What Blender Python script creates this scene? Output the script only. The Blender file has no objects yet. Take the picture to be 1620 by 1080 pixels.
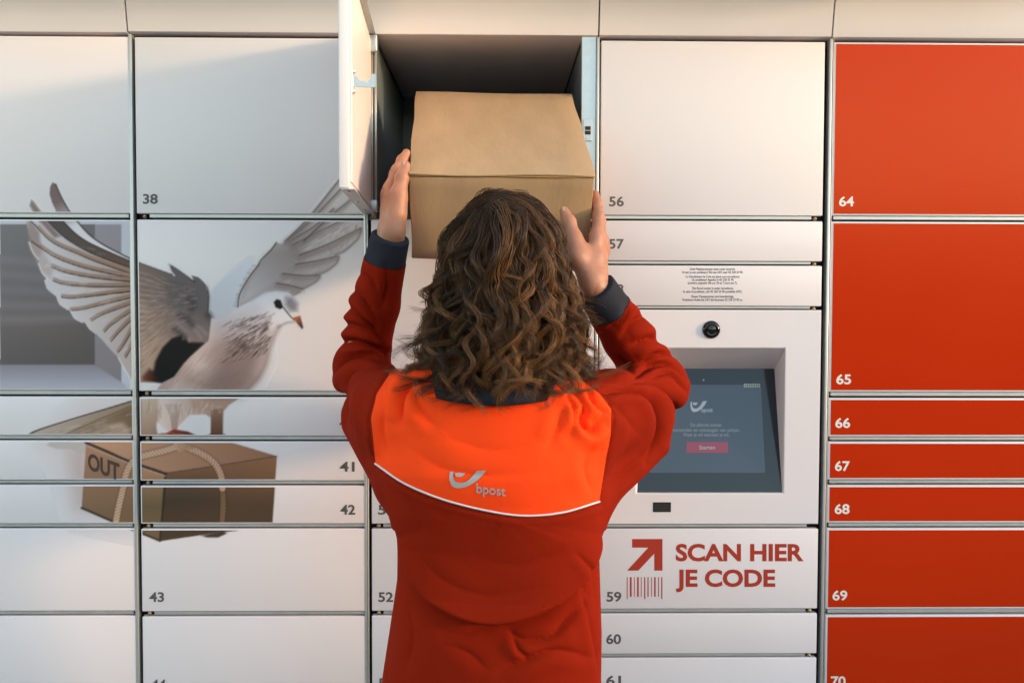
import bpy, bmesh, math, random
import numpy as np
from mathutils import Matrix, Vector
from mathutils.bvhtree import BVHTree
random.seed(4); rng = np.random.default_rng(7)
S = bpy.context.scene; COL = S.collection; R_ = math.radians

# ------------------------------------------------------------------ camera
FPX, PW, PH = 1575.0, 1620.0, 1080.0
CAM = np.array([0.0, -2.03, 1.55]); YAW, PITCH, ROLL = 0.0158354, 0.0405371, 0.0027248
fw = np.array([math.sin(YAW)*math.cos(PITCH), math.cos(YAW)*math.cos(PITCH), -math.sin(PITCH)])
ri = np.array([math.cos(YAW), -math.sin(YAW), 0.0]); up = np.cross(ri, fw)
ri = ri*math.cos(ROLL)+up*math.sin(ROLL); up = np.cross(ri, fw)
cam = bpy.data.cameras.new('camera'); cam_o = bpy.data.objects.new('camera', cam); COL.objects.link(cam_o)
cam.sensor_width = 36.0; cam.lens = 36.0*FPX/PW; cam.clip_start = 0.02; cam.clip_end = 3000
cam_o.matrix_world = Matrix(((ri[0], up[0], -fw[0], CAM[0]), (ri[1], up[1], -fw[1], CAM[1]), (ri[2], up[2], -fw[2], CAM[2]), (0, 0, 0, 1)))
S.camera = cam_o
# ------------------------------------------------------------------ sky, sun, exposure
SUN_AZ, SUN_EL = 71.0, 9.0          # degrees to the right of the wall's normal, and above the horizon
sun_to = Vector((math.sin(R_(SUN_AZ))*math.cos(R_(SUN_EL)), -math.cos(R_(SUN_AZ))*math.cos(R_(SUN_EL)), math.sin(R_(SUN_EL))))
W = bpy.data.worlds.new('World'); S.world = W; W.use_nodes = True
wn = W.node_tree.nodes; wl = W.node_tree.links
sky = wn.new('ShaderNodeTexSky'); sky.sky_type = 'NISHITA'; sky.sun_disc = False
sky.sun_elevation = R_(SUN_EL); sky.sun_rotation = math.atan2(sun_to.x, sun_to.y); sky.air_density = 1.0; sky.dust_density = 0.35; sky.ozone_density = 0.0
bg = wn['Background']; bg.inputs['Strength'].default_value = 0.15
wl.new(sky.outputs[0], bg.inputs['Color'])
sl = bpy.data.lights.new('sun', 'SUN'); sl.energy = 0.58; sl.angle = R_(4.0); sl.color = (1.0, 0.68, 0.42)
so = bpy.data.objects.new('sun', sl); COL.objects.link(so); so.location = (8, -6, 6)
so.rotation_euler = (-sun_to).to_track_quat('-Z', 'Y').to_euler()
S.view_settings.view_transform = 'Standard'; S.view_settings.look = 'None'; S.view_settings.gamma = 1.0
S.view_settings.use_curve_mapping = False; S.view_settings.exposure = 2.10

# ------------------------------------------------------------------ helpers
def at(px, py, y=0.0):
    d = fw+ri*(px-PW/2)/FPX+up*(PH/2-py)/FPX
    return CAM+d*((y-CAM[1])/d[1])
def pix(P):
    v = np.asarray(P)-CAM; w = v@fw
    return np.stack([PW/2+FPX*(v@ri)/w, PH/2-FPX*(v@up)/w], -1)
def lin(c):
    c = np.asarray(c, float)/255.0
    return np.where(c <= .04045, c/12.92, ((c+.055)/1.055)**2.4)
def mesh_obj(name, V, F, mat=None, parent=None, smooth=False):
    me = bpy.data.meshes.new(name)
    V = np.asarray(V, float)
    if isinstance(F, np.ndarray):
        n, k = F.shape
        me.vertices.add(len(V)); me.vertices.foreach_set('co', V.ravel())
        me.loops.add(n*k); me.loops.foreach_set('vertex_index', F.ravel().astype(np.int32))
        me.polygons.add(n); me.polygons.foreach_set('loop_start', (np.arange(n)*k).astype(np.int32))
        me.update(calc_edges=True)
    else:
        me.from_pydata([tuple(v) for v in V], [], F); me.update()
    if smooth: me.polygons.foreach_set('use_smooth', np.ones(len(me.polygons), bool))
    if mat: me.materials.append(mat)
    o = bpy.data.objects.new(name, me); COL.objects.link(o)
    if parent is not None: o.parent = parent
    return o
def bm_obj(name, bm, mat=None, parent=None, smooth=False):
    me = bpy.data.meshes.new(name); bm.to_mesh(me); bm.free()
    if smooth: me.polygons.foreach_set('use_smooth', np.ones(len(me.polygons), bool))
    if mat: me.materials.append(mat)
    o = bpy.data.objects.new(name, me); COL.objects.link(o)
    if parent is not None: o.parent = parent
    return o
def box(x0, x1, y0, y1, z0, z1, bev=0.0, seg=2, bm=None, mat4=None):
    b = bmesh.new()
    r = bmesh.ops.create_cube(b, size=1.0)
    bmesh.ops.scale(b, vec=(x1-x0, y1-y0, z1-z0), verts=b.verts)
    bmesh.ops.translate(b, vec=((x0+x1)/2, (y0+y1)/2, (z0+z1)/2), verts=b.verts)
    if bev > 0: bmesh.ops.bevel(b, geom=list(b.edges), offset=bev, segments=seg, profile=.5, affect='EDGES')
    if mat4 is not None: bmesh.ops.transform(b, matrix=mat4, verts=b.verts)
    if bm is None: return b
    me = bpy.data.meshes.new('t'); b.to_mesh(me); b.free(); bm.from_mesh(me); bpy.data.meshes.remove(me); return bm
def cyl(p0, p1, r, seg=16, r2=None, bm=None):
    bm = bm or bmesh.new(); p0, p1 = Vector(p0), Vector(p1); d = p1-p0
    m = Matrix.Translation((p0+p1)/2)@d.to_track_quat('Z', 'Y').to_matrix().to_4x4()
    bmesh.ops.create_cone(bm, cap_ends=True, segments=seg, radius1=r, radius2=r if r2 is None else r2, depth=d.length, matrix=m); return bm
def thing(name, label, cat, loc=(0, 0, 0), group=None):
    o = bpy.data.objects.new(name, None); COL.objects.link(o); o.location = loc; o.empty_display_size = .1
    tag(o, label, cat, group); return o
def tag(o, label, cat, group=None):
    o['label'] = label; o['category'] = cat
    if group: o['group'] = group
    return o
FONT = bpy.data.curves.new('f', 'FONT')
def text_mesh(body, size=1.0, off=0.0, align='LEFT'):
    c = bpy.data.curves.new('txt', 'FONT'); c.body = body; c.size = size; c.offset = off; c.align_x = align; c.resolution_u = 4
    o = bpy.data.objects.new('txt', c); COL.objects.link(o); bpy.context.view_layer.update()
    me = bpy.data.meshes.new_from_object(o.evaluated_get(bpy.context.evaluated_depsgraph_get()))
    V = np.array([v.co[:] for v in me.vertices]); F = [tuple(p.vertices) for p in me.polygons]
    bpy.data.objects.remove(o); bpy.data.curves.remove(c); bpy.data.meshes.remove(me)
    return V, F
def lettering(name, body, px, py, capx, parent, mat, y=-0.0006, width=None, off=.018, align='LEFT', skew=0.0):
    """flat print: left baseline at photo pixel (px,py), cap height capx pixels, optional total width in pixels"""
    V, F = text_mesh(body, 1.0, off, align)
    x0, x1 = V[:, 0].min(), V[:, 0].max(); cap = 0.72
    sx = sy = capx/cap
    if width: sx = width/(x1-x0)
    ox = x0 if align == 'LEFT' else (x0+x1)/2
    X = px+(V[:, 0]-ox)*sx; Y = py-V[:, 1]*sy+skew*(V[:, 0]-ox)*sx
    return mesh_obj(name, np.array([at(a, b, y) for a, b in zip(X, Y)]), F, mat, parent)

# ------------------------------------------------------------------ materials
def mat(name, col, rough=.5, metal=0.0, spec=.5, **kw):
    m = bpy.data.materials.new(name); m.use_nodes = True; b = m.node_tree.nodes['Principled BSDF']
    b.inputs['Base Color'].default_value = (*col, 1); b.inputs['Roughness'].default_value = rough; b.inputs['Metallic'].default_value = metal
    b.inputs['Specular IOR Level'].default_value = spec
    for k, v in kw.items(): b.inputs[k.replace('_', ' ')].default_value = v
    return m
def grain(m, scale=40, amp=.08, bump=0.0, bscale=None, rough_amp=0.0, stretch=(1, 1, 1), detail=4):
    """slow colour mottling and fine relief in object space"""
    nt = m.node_tree; N, L = nt.nodes, nt.links; b = N['Principled BSDF']
    tc = N.new('ShaderNodeTexCoord'); mp = N.new('ShaderNodeMapping'); mp.inputs['Scale'].default_value = stretch
    L.new(tc.outputs['Object'], mp.inputs[0])
    n = N.new('ShaderNodeTexNoise'); n.inputs['Scale'].default_value = scale; n.inputs['Detail'].default_value = detail
    L.new(mp.outputs[0], n.inputs['Vector'])
    if amp:
        rp = N.new('ShaderNodeMapRange'); rp.inputs[3].default_value = 1-amp; rp.inputs[4].default_value = 1+amp
        L.new(n.outputs[0], rp.inputs[0])
        mx = N.new('ShaderNodeVectorMath'); mx.operation = 'MULTIPLY'
        src = b.inputs['Base Color']
        if src.is_linked: L.new(src.links[0].from_socket, mx.inputs[0])
        else: mx.inputs[0].default_value = src.default_value[:3]
        cv = N.new('ShaderNodeCombineXYZ')
        for i in range(3): L.new(rp.outputs[0], cv.inputs[i])
        L.new(cv.outputs[0], mx.inputs[1]); L.new(mx.outputs[0], src)
    if rough_amp:
        r2 = N.new('ShaderNodeMapRange'); r0 = b.inputs['Roughness'].default_value
        r2.inputs[3].default_value = r0-rough_amp; r2.inputs[4].default_value = r0+rough_amp
        L.new(n.outputs[0], r2.inputs[0]); L.new(r2.outputs[0], b.inputs['Roughness'])
    if bump:
        n2 = N.new('ShaderNodeTexNoise'); n2.inputs['Scale'].default_value = bscale or scale; n2.inputs['Detail'].default_value = 3
        L.new(mp.outputs[0], n2.inputs['Vector'])
        bp = N.new('ShaderNodeBump'); bp.inputs['Strength'].default_value = bump; bp.inputs['Distance'].default_value = .001
        L.new(n2.outputs[0], bp.inputs['Height']); L.new(bp.outputs[0], b.inputs['Normal'])
    return m
WHITE = (.80, .722, .735)
M = {}
M['white'] = grain(mat('white_powder_coat', WHITE, .34), 3.5, .035, .10, 260, .10, detail=7)
M['red'] = grain(mat('red_film', (.54, .027, .003), .20, spec=.55, Specular_Tint=(1, .38, .18, 1)), 2.5, .07, .16, 200, .08, detail=7)
M['alu'] = grain(mat('brushed_aluminium', (.60, .59, .57), .42, .7), 30, .12, .05, 200, .08, (1, 1, .1))
M['zinc'] = grain(mat('galvanised_steel', (.52, .56, .60), .42, .85), 60, .18, .05, 120, .1)
M['dark'] = mat('dark_gap', (.012, .011, .010), .7)
M['rubber'] = mat('black_gasket', (.02, .02, .02), .55)
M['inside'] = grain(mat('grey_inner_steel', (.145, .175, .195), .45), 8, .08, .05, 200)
M['number'] = mat('grey_number_print', (.095, .085, .08), .5)
M['wnumber'] = mat('white_number_print', (.80, .76, .70), .5)
M['redprint'] = mat('red_print', (.42, .030, .010), .45)
M['ink'] = mat('black_print', (.05, .04, .035), .5)
M['glass'] = mat('screen_glass', (.010, .013, .018), .10)
M['lens'] = mat('black_dome', (.006, .006, .007), .08)
M['brass'] = grain(mat('dull_brass', (.42, .33, .20), .4, 1.0), 60, .2)
M['card'] = grain(mat('cardboard', (.45, .29, .165), .82, spec=.15), 22, .17, .55, 120, 0, (1, .35, .35), detail=8)
_nt = M['card'].node_tree; _w = _nt.nodes.new('ShaderNodeTexWave'); _w.inputs['Scale'].default_value = 80; _w.inputs['Distortion'].default_value = 1.2; _w.inputs['Detail'].default_value = 2
_tc = _nt.nodes.new('ShaderNodeTexCoord'); _nt.links.new(_tc.outputs['Object'], _w.inputs['Vector']); _b2 = _nt.nodes.new('ShaderNodeBump'); _b2.inputs['Strength'].default_value = .05; _b2.inputs['Distance'].default_value = .001
_pb = _nt.nodes['Principled BSDF']; _nt.links.new(_pb.inputs['Normal'].links[0].from_socket, _b2.inputs['Normal']); _nt.links.new(_w.outputs['Fac'], _b2.inputs['Height']); _nt.links.new(_b2.outputs[0], _pb.inputs['Normal'])
M['cardedge'] = grain(mat('cardboard_cut_edge', (.33, .20, .10), .9, spec=.1), 80, .2)
M['skin'] = mat('skin', (.42, .18, .108), .48, Subsurface_Weight=.12, Subsurface_Scale=.01); M['skin'].node_tree.nodes['Principled BSDF'].inputs['Subsurface Radius'].default_value = (1, .35, .2)
grain(M['skin'], 70, .20, .5, 380)
M['nail'] = mat('finger_nail', (.60, .36, .28), .3)
def cloth(name, c, sheen=.0):
    m = mat(name, c, .88, spec=.05); b = m.node_tree.nodes['Principled BSDF']; b.inputs['Sheen Weight'].default_value = sheen; b.inputs['Sheen Roughness'].default_value = .5
    b.inputs['Sheen Tint'].default_value = (*[min(1, x*1.6+.05) for x in c], 1)
    return grain(m, 9, .06, .35, 900)
M['jred'] = cloth('red_jersey', (.24, .0125, .0028))
M['jorange'] = cloth('orange_jersey', (.97, .064, .010))
M['navy'] = cloth('charcoal_rib', (.030, .031, .040))
M['trouser'] = cloth('dark_trouser', (.025, .028, .04))
M['shoe'] = mat('black_leather', (.02, .02, .02), .4)
M['piping'] = mat('pale_piping', (.62, .60, .60), .6)
M['reflect'] = mat('grey_reflective_print', (.36, .33, .31), .45)
def attr_mat(name, rough, spec=.5, bump=0):
    m = mat(name, (1, 1, 1), rough, spec=spec); N = m.node_tree.nodes
    a = N.new('ShaderNodeAttribute'); a.attribute_name = 'col'; m.node_tree.links.new(a.outputs['Color'], N['Principled BSDF'].inputs['Base Color'])
    if bump: grain(m, 3, 0, bump, 260)
    return m
M['print'] = attr_mat('printed_film', .36, .32, .10)
M['hair'] = attr_mat('brown_hair', .40, .30)
M['asphalt'] = grain(mat('paving', (.13, .125, .118), .85), 6, .25, .5, 80)
M['eye'] = mat('eye_white', (.7, .68, .65), .2)
def set_col(o, C):
    a = o.data.attributes.new('col', 'FLOAT_COLOR', 'POINT')
    a.data.foreach_set('color', np.concatenate([C, np.ones((len(C), 1))], 1).astype(np.float32).ravel())

# ------------------------------------------------------------------ ground
g = mesh_obj('ground', [(-900, -900, 0), (900, -900, 0), (900, 900, 0), (-900, 900, 0)], [(0, 1, 2, 3)], M['asphalt']); g['kind'] = 'structure'

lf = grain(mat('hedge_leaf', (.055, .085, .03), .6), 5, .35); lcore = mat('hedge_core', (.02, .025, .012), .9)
def make_added_hedge(label, cen0, toward, length, height, nl, seed, leaf):
    hd = Vector((toward[0], toward[1], 0)).normalized(); hs = Vector((-hd.y, hd.x, 0)); h = thing('added_hedge', label, 'added_hedge', (cen0[0], cen0[1], 0))
    r3 = np.random.default_rng(seed); u_ = (r3.random(nl)-.5)*length; w_ = (r3.random(nl)-.5)*.9; hh = height+.055*height*np.sin(u_*1.3)+.03*height*np.sin(u_*4.1+1); z_ = hh*np.sqrt(r3.random(nl))
    w_ = np.where(r3.random(nl) < .6, np.sign(w_)*.45+r3.normal(size=nl)*.04, w_)
    cen = np.array(hs)[None]*u_[:, None]+np.array(hd)[None]*w_[:, None]; cen[:, 2] = z_
    a_ = r3.normal(size=(nl, 3)); a_ /= np.linalg.norm(a_, axis=1, keepdims=True); b_ = np.cross(a_, r3.normal(size=(nl, 3))); b_ /= np.linalg.norm(b_, axis=1, keepdims=True)
    o = mesh_obj('foliage', np.stack([cen-a_*leaf, cen-b_*leaf*.56, cen+a_*leaf, cen+b_*leaf*.56], 1).reshape(-1, 3), np.arange(nl*4).reshape(-1, 4), lf, h); o['kind'] = 'stuff'
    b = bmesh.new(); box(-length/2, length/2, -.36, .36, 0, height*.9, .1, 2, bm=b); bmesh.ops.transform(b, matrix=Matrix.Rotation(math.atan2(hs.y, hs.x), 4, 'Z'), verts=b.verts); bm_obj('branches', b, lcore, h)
make_added_hedge('clipped green foliage added out of view to shade the lower doors', (sun_to.x*9.6, sun_to.y*9.6), sun_to, 9, 2.28, 9000, 3, .05)  # added foliage, never in view, blocks low sun from the lower doors
make_added_hedge('tall dark foliage row added out of view to darken reflections in the doors', (-1.0, -17.0), (0, -1), 34, 3.3, 16000, 5, .11)  # added foliage behind the camera, dims the horizon the doors reflect

# ------------------------------------------------------------------ printed artwork (flat photo print on the doors), painted in photo pixels
AX, AY, AW, AH = 0, 268, 600, 604
gx, gy = np.meshgrid(np.arange(AW)+AX+.5, np.arange(AH)+AY+.5)
art = np.zeros((AH, AW, 3)); alp = np.zeros((AH, AW))
def _blend(sl_, cov, col):
    c = np.asarray(col, float)
    if c.ndim == 1: c = np.broadcast_to(c, cov.shape+(3,))
    a0 = alp[sl_]; a1 = cov+a0*(1-cov)
    art[sl_] = np.where(a1[..., None] > 1e-6, (c*cov[..., None]+art[sl_]*(a0*(1-cov))[..., None])/np.maximum(a1, 1e-6)[..., None], art[sl_])
    alp[sl_] = a1
def _bbox(P, pad):
    x0 = int(max(AX, P[:, 0].min()-pad))-AX; x1 = int(min(AX+AW, P[:, 0].max()+pad+1))-AX
    y0 = int(max(AY, P[:, 1].min()-pad))-AY; y1 = int(min(AY+AH, P[:, 1].max()+pad+1))-AY
    return (slice(y0, max(y0, y1)), slice(x0, max(x0, x1)))
def _segd(X, Y, P, closed):
    d = np.full(X.shape, 1e9); tt = np.zeros(X.shape); ins = np.zeros(X.shape, bool); n = len(P); L = 0.0
    Q = list(range(n if closed else n-1))
    for i in Q:
        a, b = P[i], P[(i+1) % n]; e = b-a; l2 = max(e@e, 1e-9)
        t = np.clip(((X-a[0])*e[0]+(Y-a[1])*e[1])/l2, 0, 1)
        q = np.hypot(X-a[0]-t*e[0], Y-a[1]-t*e[1]); m = q < d
        d = np.where(m, q, d); tt = np.where(m, L+t*math.sqrt(l2), tt); L += math.sqrt(l2)
        if closed:
            c = (a[1] > Y) != (b[1] > Y)
            with np.errstate(divide='ignore', invalid='ignore'):
                ins ^= c & (X < (b[0]-a[0])*(Y-a[1])/(b[1]-a[1]+1e-12)+a[0])
    return d, tt/max(L, 1e-9), ins
def smooth_line(P, n=5):
    P = np.asarray(P, float)
    if len(P) < 3: return P
    Q = np.vstack([2*P[0]-P[1], P, 2*P[-1]-P[-2]]); out = []
    for i in range(1, len(Q)-2):
        for t in np.arange(n)/n:
            p0, p1, p2, p3 = Q[i-1:i+3]
            out.append(.5*((2*p1)+(-p0+p2)*t+(2*p0-5*p1+4*p2-p3)*t*t+(-p0+3*p1-3*p2+p3)*t**3))
    return np.array(out+[P[-1]])
def fill(P, col, soft=1.0, alpha=1.0, clip=None):
    P = np.asarray(P, float); s_ = _bbox(P, soft*2+1); X, Y = gx[s_], gy[s_]
    d, _, ins = _segd(X, Y, P, True); sd = np.where(ins, -d, d)
    cov = np.clip(.5-sd/(2*soft), 0, 1)*alpha
    if callable(col): col = col(X, Y)
    _blend(s_, cov, col)
def stroke(P, w, col, soft=.9, alpha=1.0, taper=(1, 1)):
    P = smooth_line(P); s_ = _bbox(P, w+soft*2+1); X, Y = gx[s_], gy[s_]
    d, t, _ = _segd(X, Y, P, False)
    wl_ = w*.5*(taper[0]+(taper[1]-taper[0])*t)
    cov = np.clip(.5-(d-wl_)/(2*soft), 0, 1)*alpha
    if callable(col): col = col(X, Y)
    _blend(s_, cov, col)
def grad(c0, c1, p0, p1):
    c0, c1 = np.asarray(c0, float), np.asarray(c1, float); p0, p1 = np.asarray(p0, float), np.asarray(p1, float); e = p1-p0
    return lambda X, Y: c0+(c1-c0)*np.clip(((X-p0[0])*e[0]+(Y-p0[1])*e[1])/(e@e), 0, 1)[..., None]
# pictured empty compartment on the left door
fill([(-5, 346), (206, 346), (206, 620), (-5, 620)], (190, 191, 197), 1)
fill([(-5, 355), (192, 355), (192, 606), (-5, 606)], grad((158, 153, 157), (146, 140, 141), (190, 360), (190, 600)), .8)
fill([(-5, 355), (150, 355), (150, 577), (-5, 577)], grad((134, 132, 134), (116, 110, 108), (10, 360), (120, 575)), .8)
fill([(-5, 577), (150, 577), (195, 606), (206, 618), (-5, 618)], grad((150, 147, 152), (178, 177, 184), (60, 577), (60, 612)), 1.5)
for k in range(5): stroke([(-5, 410+k*24), (60, 417+k*22), (120, 430+k*18)], 9, (146, 143, 148), 8, .5)
# soft shadow round the dove and parcel
fill([(60, 690), (140, 640), (215, 630), (215, 840), (120, 820), (95, 740)], (200, 180, 176), 24, .55)
fill([(110, 715), (140, 700), (135, 800), (120, 800)], (186, 158, 150), 16, .6)
# tail
fill([(44, 689), (52, 683), (110, 666), (206, 636), (240, 628), (250, 690), (120, 692)], grad((186, 172, 160), (160, 142, 124), (60, 690), (215, 650)), 1.2)
fill([(98, 689), (150, 668), (212, 642), (212, 690)], grad((176, 158, 142), (140, 120, 102), (100, 690), (200, 655)), 1.5)
fill([(135, 692), (170, 672), (195, 668), (206, 680), (206, 692)], (184, 166, 152), 4, .8)
stroke([(44, 688), (60, 680), (110, 664), (170, 646), (212, 633)], 2.4, (84, 68, 58))
for k in range(36):
    t = rng.random(); x = 70+130*t; y = 690-(x-60)*.30*rng.random(); stroke([(x, y), (x+16, y-5)], 1.3, (140, 122, 108) if k % 2 else (206, 194, 184), 1.1, .4)
stroke([(100, 688), (150, 666), (212, 640)], 1.6, (120, 98, 82), .9, .8)
fill([(73, 704), (80, 698), (140, 698), (140, 716), (125, 718), (112, 710), (90, 710)], (186, 176, 168), 1.5)
# pictured parcel
fill([(134, 699), (222, 688), (275, 683), (365, 699), (438, 721), (262, 748)], grad((186, 142, 112), (150, 108, 82), (180, 700), (420, 720)), .8)
fill([(136, 703), (262, 749), (253, 855), (129, 804)], grad((168, 126, 98), (120, 94, 68), (170, 715), (180, 830)), .8)
fill([(222, 742), (262, 749), (253, 855), (222, 842)], grad((176, 130, 98), (112, 92, 66), (240, 745), (240, 800)), .8)
fill([(262, 748), (438, 721), (431, 829), (253, 855)], grad((140, 98, 70), (76, 60, 44), (340, 730), (340, 790)), .8)
fill([(352, 735), (438, 721), (431, 829), (350, 842)], grad((146, 104, 74), (84, 66, 48), (390, 722), (390, 800)), 1.2, .7)
stroke([(262, 748), (258, 800), (253, 855)], 3.5, (56, 46, 36), .8)
stroke([(262, 748), (350, 735), (438, 721)], 1.6, (92, 64, 48), .8)
stroke([(136, 700), (170, 714), (200, 727), (262, 749)], 4.2, (62, 46, 40), .8)
stroke([(138, 705), (200, 731), (262, 753)], 1.3, (196, 164, 140), .8)
stroke([(129, 803), (182, 826), (253, 855)], 3.6, (54, 48, 38), .8)
stroke([(253, 855), (300, 848), (375, 838)], 1.5, (60, 50, 40), .8)
fill([(318, 847), (352, 840), (360, 843), (345, 850), (328, 850)], (70, 58, 44), 1)
def rope(P, w, c, dark):
    stroke(P, w+3, dark, 2.0, .55); stroke(P, w, c, .8)
    Q = smooth_line(P, 12); n = len(Q)
    L = np.concatenate([[0], np.cumsum(np.hypot(*np.diff(Q, axis=0).T))])
    for s in np.arange(2, L[-1]-2, 5.2):
        p = np.array([np.interp(s, L, Q[:, 0]), np.interp(s, L, Q[:, 1])]); q = np.array([np.interp(s+1, L, Q[:, 0]), np.interp(s+1, L, Q[:, 1])])-p
        q /= np.hypot(*q); m = np.array([-q[1], q[0]])
        stroke([p-m*w*.45-q*3, p+m*w*.45+q*3], 1.3, np.array(c)*.66, .8, .8); stroke([p-m*w*.35-q*1.2, p+m*w*.35+q*4.5], 1.2, np.minimum(np.array(c)*1.16, 235), .8, .7)
rope([(288, 703), (262, 712), (226, 721), (212, 728), (201, 745), (194, 775), (187, 805), (183, 827)], 9.5, (196, 160, 132), (96, 70, 52))
rope([(352, 770), (353, 800), (351, 828)], 8, (118, 94, 68), (56, 44, 34))
rope([(288, 704), (318, 717), (338, 731), (349, 750), (352, 772)], 9.5, (192, 154, 126), (96, 66, 48))
for k in range(5): stroke([(276+k*6, 700), (284+k*5, 712-k)], 4, (190-k*8, 150-k*8, 122-k*8), 1.2)
# lower body and legs
fill([(224, 629), (380, 629), (362, 640), (354, 650), (352, 686), (334, 688), (334, 660), (324, 655), (300, 656), (284, 672), (276, 684), (262, 680), (250, 668), (228, 655)], grad((216, 202, 194), (168, 146, 134), (235, 640), (360, 640)), 1.3)
fill([(224, 629), (250, 629), (252, 660), (240, 688), (222, 690)], grad((196, 178, 164), (160, 140, 124), (225, 632), (240, 688)), 3)
fill([(300, 629), (372, 629), (352, 648), (330, 652), (306, 650)], (180, 154, 138), 5, .7)
for k in range(9): stroke([(262+k*3, 640), (270+k*1.5, 660), (272+k, 678)], 1.2, (150, 130, 118), .8, .6)
fill([(334, 648), (352, 645), (353, 688), (333, 688)], grad((150, 124, 110), (120, 94, 82), (340, 650), (340, 688)), 1.2)
fill([(263, 684), (276, 678), (298, 682), (313, 689), (300, 692), (264, 691)], grad((176, 108, 92), (120, 78, 66), (264, 684), (310, 690)), .9)
for q in ([(272, 682), (290, 684), (309, 690)], [(268, 686), (280, 688), (292, 691)], [(336, 688), (346, 686), (356, 689)]): stroke(q, 1.4, (96, 62, 54), .8)
for k in range(40):
    x = 232+rng.random()*120; y = 632+rng.random()*22; stroke([(x, y), (x+3*rng.normal(), y+9)], 1.3, (150, 130, 120) if rng.random() < .6 else (226, 216, 210), 1, .35)
pass; fill([(322, 689), (335, 685), (356, 686), (358, 690)], (110, 80, 68), 1)
# far wing
RW = [(374, 488), (379, 464), (394, 438), (408, 420), (424, 400), (437, 384), (447, 386), (466, 366), (482, 350), (505, 322), (532, 288), (556, 262), (600, 262), (600, 330), (574, 352), (572, 364), (566, 378), (545, 397), (530, 403), (536, 407), (532, 417), (515, 430), (500, 434), (506, 437), (501, 445), (482, 456), (474, 462), (462, 467), (448, 461), (420, 462), (396, 478)]
fill(RW, grad((164, 155, 153), (202, 195, 192), (430, 425), (545, 350)), 1.1)
for q in ([(572, 362), (566, 378), (545, 397), (530, 403)], [(536, 407), (532, 417), (515, 430), (500, 434)], [(506, 437), (501, 445), (482, 456)], [(474, 462), (462, 467), (448, 461)]): stroke(q, 4, (168, 156, 151), 2.5, .8); stroke(q, 1.1, (128, 114, 108), .9, .8)
for k in range(150):
    t = rng.random(); x = 440+110*t; y = 440-95*t+rng.normal()*18
    stroke([(x, y), (x+11, y-5-3*rng.random())], 1.3, (150, 138, 134) if rng.random() < .5 else (220, 214, 212), 1.2, .28)
fill([(376, 486), (394, 440), (425, 402), (470, 385), (482, 400), (450, 440), (420, 462)], grad((196, 191, 193), (152, 143, 141), (385, 470), (462, 396)), 8, .8)
for a, b, c_, w_ in [((474, 404), (520, 386), (571, 361), 9), ((468, 418), (500, 413), (535, 405), 8), ((448, 433), (480, 436), (506, 435), 7), ((438, 448), (460, 452), (480, 457), 6), ((462, 388), (505, 366), (548, 345), 8), ((458, 382), (500, 356), (528, 330), 7), ((455, 380), (490, 350), (545, 293), 6), ((450, 382), (485, 348), (540, 281), 6), ((480, 382), (525, 340), (560, 312), 7)]:
    stroke([np.array(a)+(0, w_*.5), np.array(b)+(0, w_*.55), np.array(c_)+(-1, w_*.4)], w_*1.1, (150, 138, 134), 4, .7, (1, .6)); stroke([a, b, c_], 1.4, (96, 82, 78), 1.2, .8, (1, .7))
for k in range(60):
    t = rng.random(); x = 520+44*t; y = 396-30*t+rng.normal()*9
    stroke([(x, y), (x+1.5, y-6)], 1.0, (168, 154, 146), .7, .55)
# back between the wings
fill([(329, 470), (340, 452), (365, 430), (395, 407), (404, 410), (388, 446), (377, 486), (352, 508), (330, 503)], grad((206, 208, 213), (190, 191, 196), (390, 420), (340, 500)), 2.5)
stroke([(376, 487), (379, 466), (393, 440), (408, 420)], 1.8, (88, 78, 76), .9)
stroke([(408, 420), (414, 410), (428, 396), (437, 384)], 2.2, (110, 92, 80), 1)
for k in range(26):
    t = k/25; p = np.array([376+30*t**1.4, 486-66*t]); stroke([p, p+(-5-3*rng.random(), -3+3*rng.random())], 1.1, (150, 146, 146), .7, .6)
# near wing, outer half
OUT = [(206, 598), (195, 580), (187, 565), (179, 557), (174, 552), (164, 540), (155, 531), (151, 526), (142, 520), (136, 511), (129, 509), (118, 503), (111, 491), (107, 489), (95, 481), (90, 470), (87, 466), (75, 456), (71, 443), (74, 440), (67, 432), (61, 417), (61, 410), (52, 399), (46, 383), (54, 384), (47, 371), (43, 356), (44, 349), (49, 350), (58, 358), (50, 337), (47, 325), (49, 316), (54, 318), (62, 331), (74, 348), (87, 361), (104, 377), (126, 391), (150, 403), (187, 417), (216, 427), (216, 600)]
fill(OUT, grad((196, 192, 194), (176, 162, 154), (100, 470), (210, 440)), 1.0)
fill([(43, 350), (49, 350), (62, 366), (66, 400), (60, 412), (48, 392), (44, 365)], (158, 144, 140), 3, .9)
fill([(46, 384), (64, 392), (84, 424), (80, 440), (66, 430), (52, 400)], (176, 164, 160), 4, .7)
fill([(47, 325), (50, 316), (66, 336), (76, 352), (96, 374), (86, 376), (62, 350)], (142, 128, 124), 2.5, .95)
fill([(97, 347), (119, 369), (141, 384), (178, 401), (206, 413), (206, 424), (187, 417), (150, 403), (126, 391), (104, 377), (87, 361), (74, 348)], grad((104, 98, 96), (120, 104, 94), (90, 355), (200, 415)), .9)
F1 = [(83, 288), (79, 296), (78, 307), (82, 320), (90, 338), (98, 348), (119, 369), (141, 384), (178, 401), (206, 413), (216, 418), (216, 412), (204, 408), (165, 388), (140, 370), (119, 346), (108, 331), (97, 311), (88, 291)]
fill(F1, grad((134, 118, 116), (208, 205, 206), (90, 320), (112, 362)), .9)
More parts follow.
